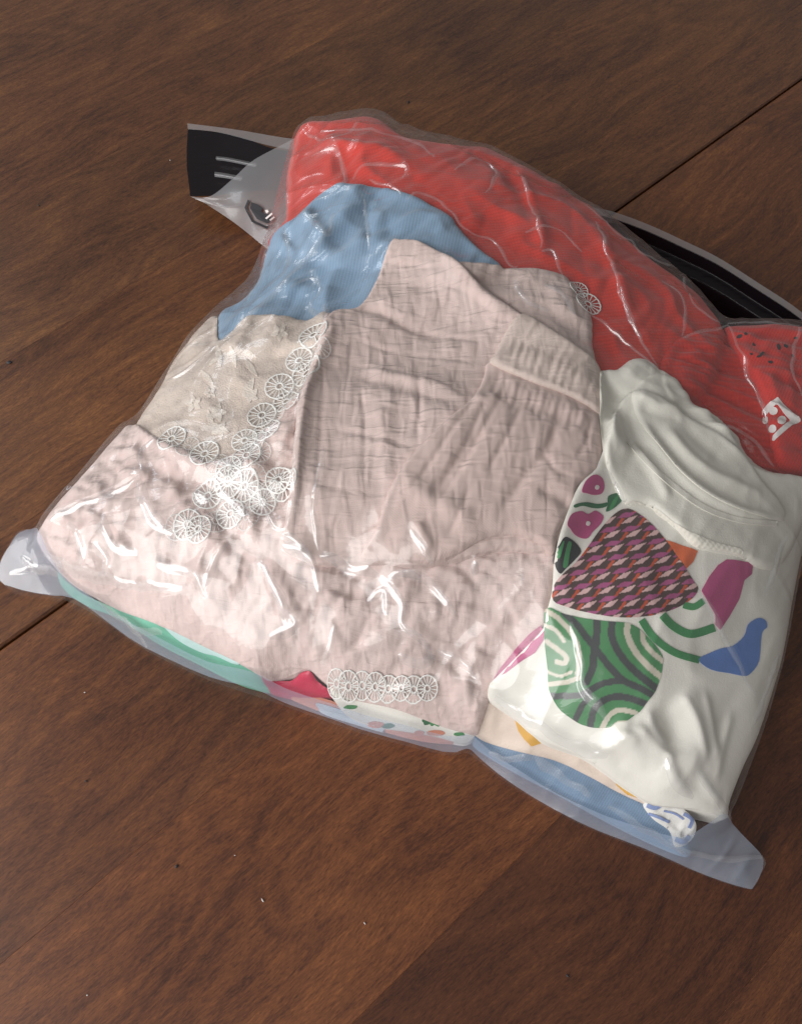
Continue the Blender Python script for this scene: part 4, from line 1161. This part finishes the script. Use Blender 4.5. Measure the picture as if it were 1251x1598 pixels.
# left end: clear edge, black band, milky film turned over it with an emblem
RBc = lambda L: C('RB', L)
sheet('header_edge', [RBc([(78, 78, 2.4), (560, 140, 2.6), (1000, 215, 3.0), (1250, 240, 3.2)]), RBc([(84, 135, 2.35), (400, 170, 2.5), (900, 300, 2.9), (1250, 360, 3.1)])], M_flap, bag, 6)
band, BV = sheet('header_band', [RBc([(84, 132, 2.3), (380, 165, 2.4), (640, 225, 2.6), (900, 320, 2.8), (1150, 360, 3.0)]), RBc([(72, 320, 2.0), (350, 350, 2.1), (600, 400, 2.3), (850, 450, 2.6), (1100, 480, 2.8)]),
                            RBc([(72, 500, 1.9), (340, 510, 2.0), (560, 540, 2.2), (800, 580, 2.4), (1050, 600, 2.6)]), RBc([(108, 790, 1.7), (330, 785, 1.8), (520, 760, 2.0), (760, 740, 2.2), (1000, 720, 2.4)])], M_black, bag, 24)
sheet('zip_track', [RBc([(360, 398, 2.35), (480, 412, 2.4), (620, 440, 2.5), (760, 470, 2.6)]), RBc([(356, 415, 2.55), (470, 430, 2.6), (610, 458, 2.7), (750, 488, 2.8)]), RBc([(360, 436, 2.35), (470, 450, 2.4), (600, 476, 2.5), (740, 506, 2.6)])], M_flap, band, 7)
sheet('zip_track', [RBc([(345, 552, 2.2), (420, 560, 2.25), (500, 575, 2.3), (620, 600, 2.4)]), RBc([(342, 575, 2.4), (415, 582, 2.45), (490, 597, 2.5), (610, 620, 2.6)]), RBc([(346, 600, 2.2), (410, 607, 2.25), (480, 618, 2.3), (600, 640, 2.4)])], M_flap, band, 7)
fl, FV = sheet('turned_film', [RBc([(108, 792, 1.75), (300, 790, 2.1), (520, 620, 2.6), (720, 440, 3.0), (1050, 262, 3.5), (1250, 150, 4.0)]), RBc([(150, 812, 1.7), (420, 820, 2.2), (640, 720, 2.9), (850, 600, 3.3), (1060, 520, 3.7), (1260, 420, 4.2)]),
                         RBc([(260, 862, 1.7), (480, 900, 2.3), (680, 860, 2.8), (860, 820, 3.2), (1060, 780, 3.6), (1260, 700, 4.2)]), RBc([(260, 864, 1.5), (500, 1022, 1.8), (680, 1160, 2.2), (850, 1300, 2.5), (1000, 1400, 3.0), (1160, 1480, 3.4)])], M_flap, bag, 30)


def onsheet(name, poly, zc, mat, parent):
    p = np.array(C('RB', poly))
    sv = FV.reshape(-1, 3)
    su, sw = px_of(sv)
    zz = np.array([sv[np.argsort((su - a) ** 2 + (sw - b) ** 2)[:4], 2].mean() for a, b in p]) + zc
    x, y, z = W(p[:, 0], p[:, 1], zz)
    V = np.stack([x, y, z], 1)
    n = len(V)
    return mesh(name, np.vstack([V, V - [0, 0, 0.0003]]), [list(range(n))] + [[i, (i + 1) % n, n + (i + 1) % n, n + i] for i in range(n)], mat, parent, smooth=False)


onsheet('emblem', [(700, 846), (770, 872), (815, 905), (800, 935), (838, 962), (880, 965), (935, 992), (912, 1042), (850, 1050), (755, 1008), (690, 905)], 0.0014, M_dark, fl)
onsheet('emblem_outline', [(668, 822), (636, 900), (655, 940), (708, 1040), (850, 1104), (920, 1080), (922, 1062), (850, 1082), (722, 1024), (672, 932), (658, 898), (686, 832)], 0.0014, M_dark, fl)
onsheet('emblem_letter', [(835, 925), (862, 920), (872, 940), (850, 955)], 0.0020, M_ink, fl)
onsheet('emblem_letter', [(838, 1002), (900, 950), (912, 962), (852, 1012)], 0.0020, M_ink, fl)
onsheet('emblem_letter', [(880, 1018), (922, 985), (932, 996), (892, 1028)], 0.0020, M_ink, fl)

# right end: the band stands up behind the red jumper
TOPE = [(840, 286, 4.2), (905, 318, 4.2), (955, 330, 4.2), (1010, 350, 4.1), (1065, 375, 4.0), (1120, 402, 3.9), (1180, 440, 3.9), (1251, 488, 3.9), (1330, 560, 3.9)]
sheet('header_edge', [TOPE, [(u - 2, v + 11, z - .15) for u, v, z in TOPE]], M_flap, bag, 4)
sheet('header_band', [[(u - 2, v + 10, z - .12) for u, v, z in TOPE], [(u - 4, v + 30, z - .9) for u, v, z in TOPE], [(u - 8, v + 46, z - 1.0) for u, v, z in TOPE], [(u - 14, v + 80, z - 2.2) for u, v, z in TOPE], [(u - 22, v + 130, z - 3.4) for u, v, z in TOPE]], M_black, bag, 30)

# ------------------------------------------------------------------ specks on the table
def speck(u, v, r, L, a, mat, label, name, cat):
    x, y, _ = W(u, v, 0)
    V, F = [], []
    n = 8
    for zi, k in ((0.0003, 1.0), (0.0009, 0.7)):
        for i in range(n):
            t = 2 * math.pi * i / n
            w = 1 + 0.3 * noise(np.array([i * 1.7 + u]), np.array([v * .3]))[0]
            ex, ey = L * math.cos(t) * k * w, r * math.sin(t) * k * w
            V.append((x + ex * math.cos(a) - ey * math.sin(a), y + ex * math.sin(a) + ey * math.cos(a), zi))
    F = [[i, (i + 1) % n, n + (i + 1) % n, n + i] for i in range(n)] + [list(range(n, 2 * n))]
    o = mesh(name, V, F, mat)
    tag(o, label, cat, 'specks on the table')


for (u, v, r, L, a, lab) in [(410, 1405, .5, 1.6, -.9, 'white lint thread below the dark bruise on the front of the table'), (569, 1441, .4, 1.0, -.9, 'small pale lint fleck lowest right on the front table leaf'), (137, 1553, .5, .6, 0, 'pale crumb at the bottom left of the table'),
                             (133, 1081, .4, .7, .4, 'pale crumb on the table below the left ear of the bag'), (367, 1335, .3, .6, .4, 'tiny pale crumb just right of the dark bruise'), (266, 251, .35, .5, 0, 'pale crumb on the table left of the black band')]:
    speck(u, v, mm(r) * .6, mm(L) * .7, a, M_ink, lab, 'lint_speck', 'lint')
for (u, v, r, L, a, lab) in [(637, 160, .9, 2.4, 1.35, 'dark comma shaped mark on the table behind the red jumper'), (15, 566, 1.8, 2.6, 0, 'dark knot on the table at the left edge'), (276, 1352, 1.0, 1.4, .8, 'dark bruise on the table in front of the bag'),
                             (135, 1219, .7, 1.0, 0, 'small dark dot on the table at lower left'), (61, 321, .7, .9, 0, 'small dark dot on the table at upper left'), (885, 1523, .7, 1.2, -.9, 'small dark dot on the table at the bottom right')]:
    speck(u, v, mm(r) * .7, mm(L) * .75, a, M_dark, lab, 'table_mark', 'mark')
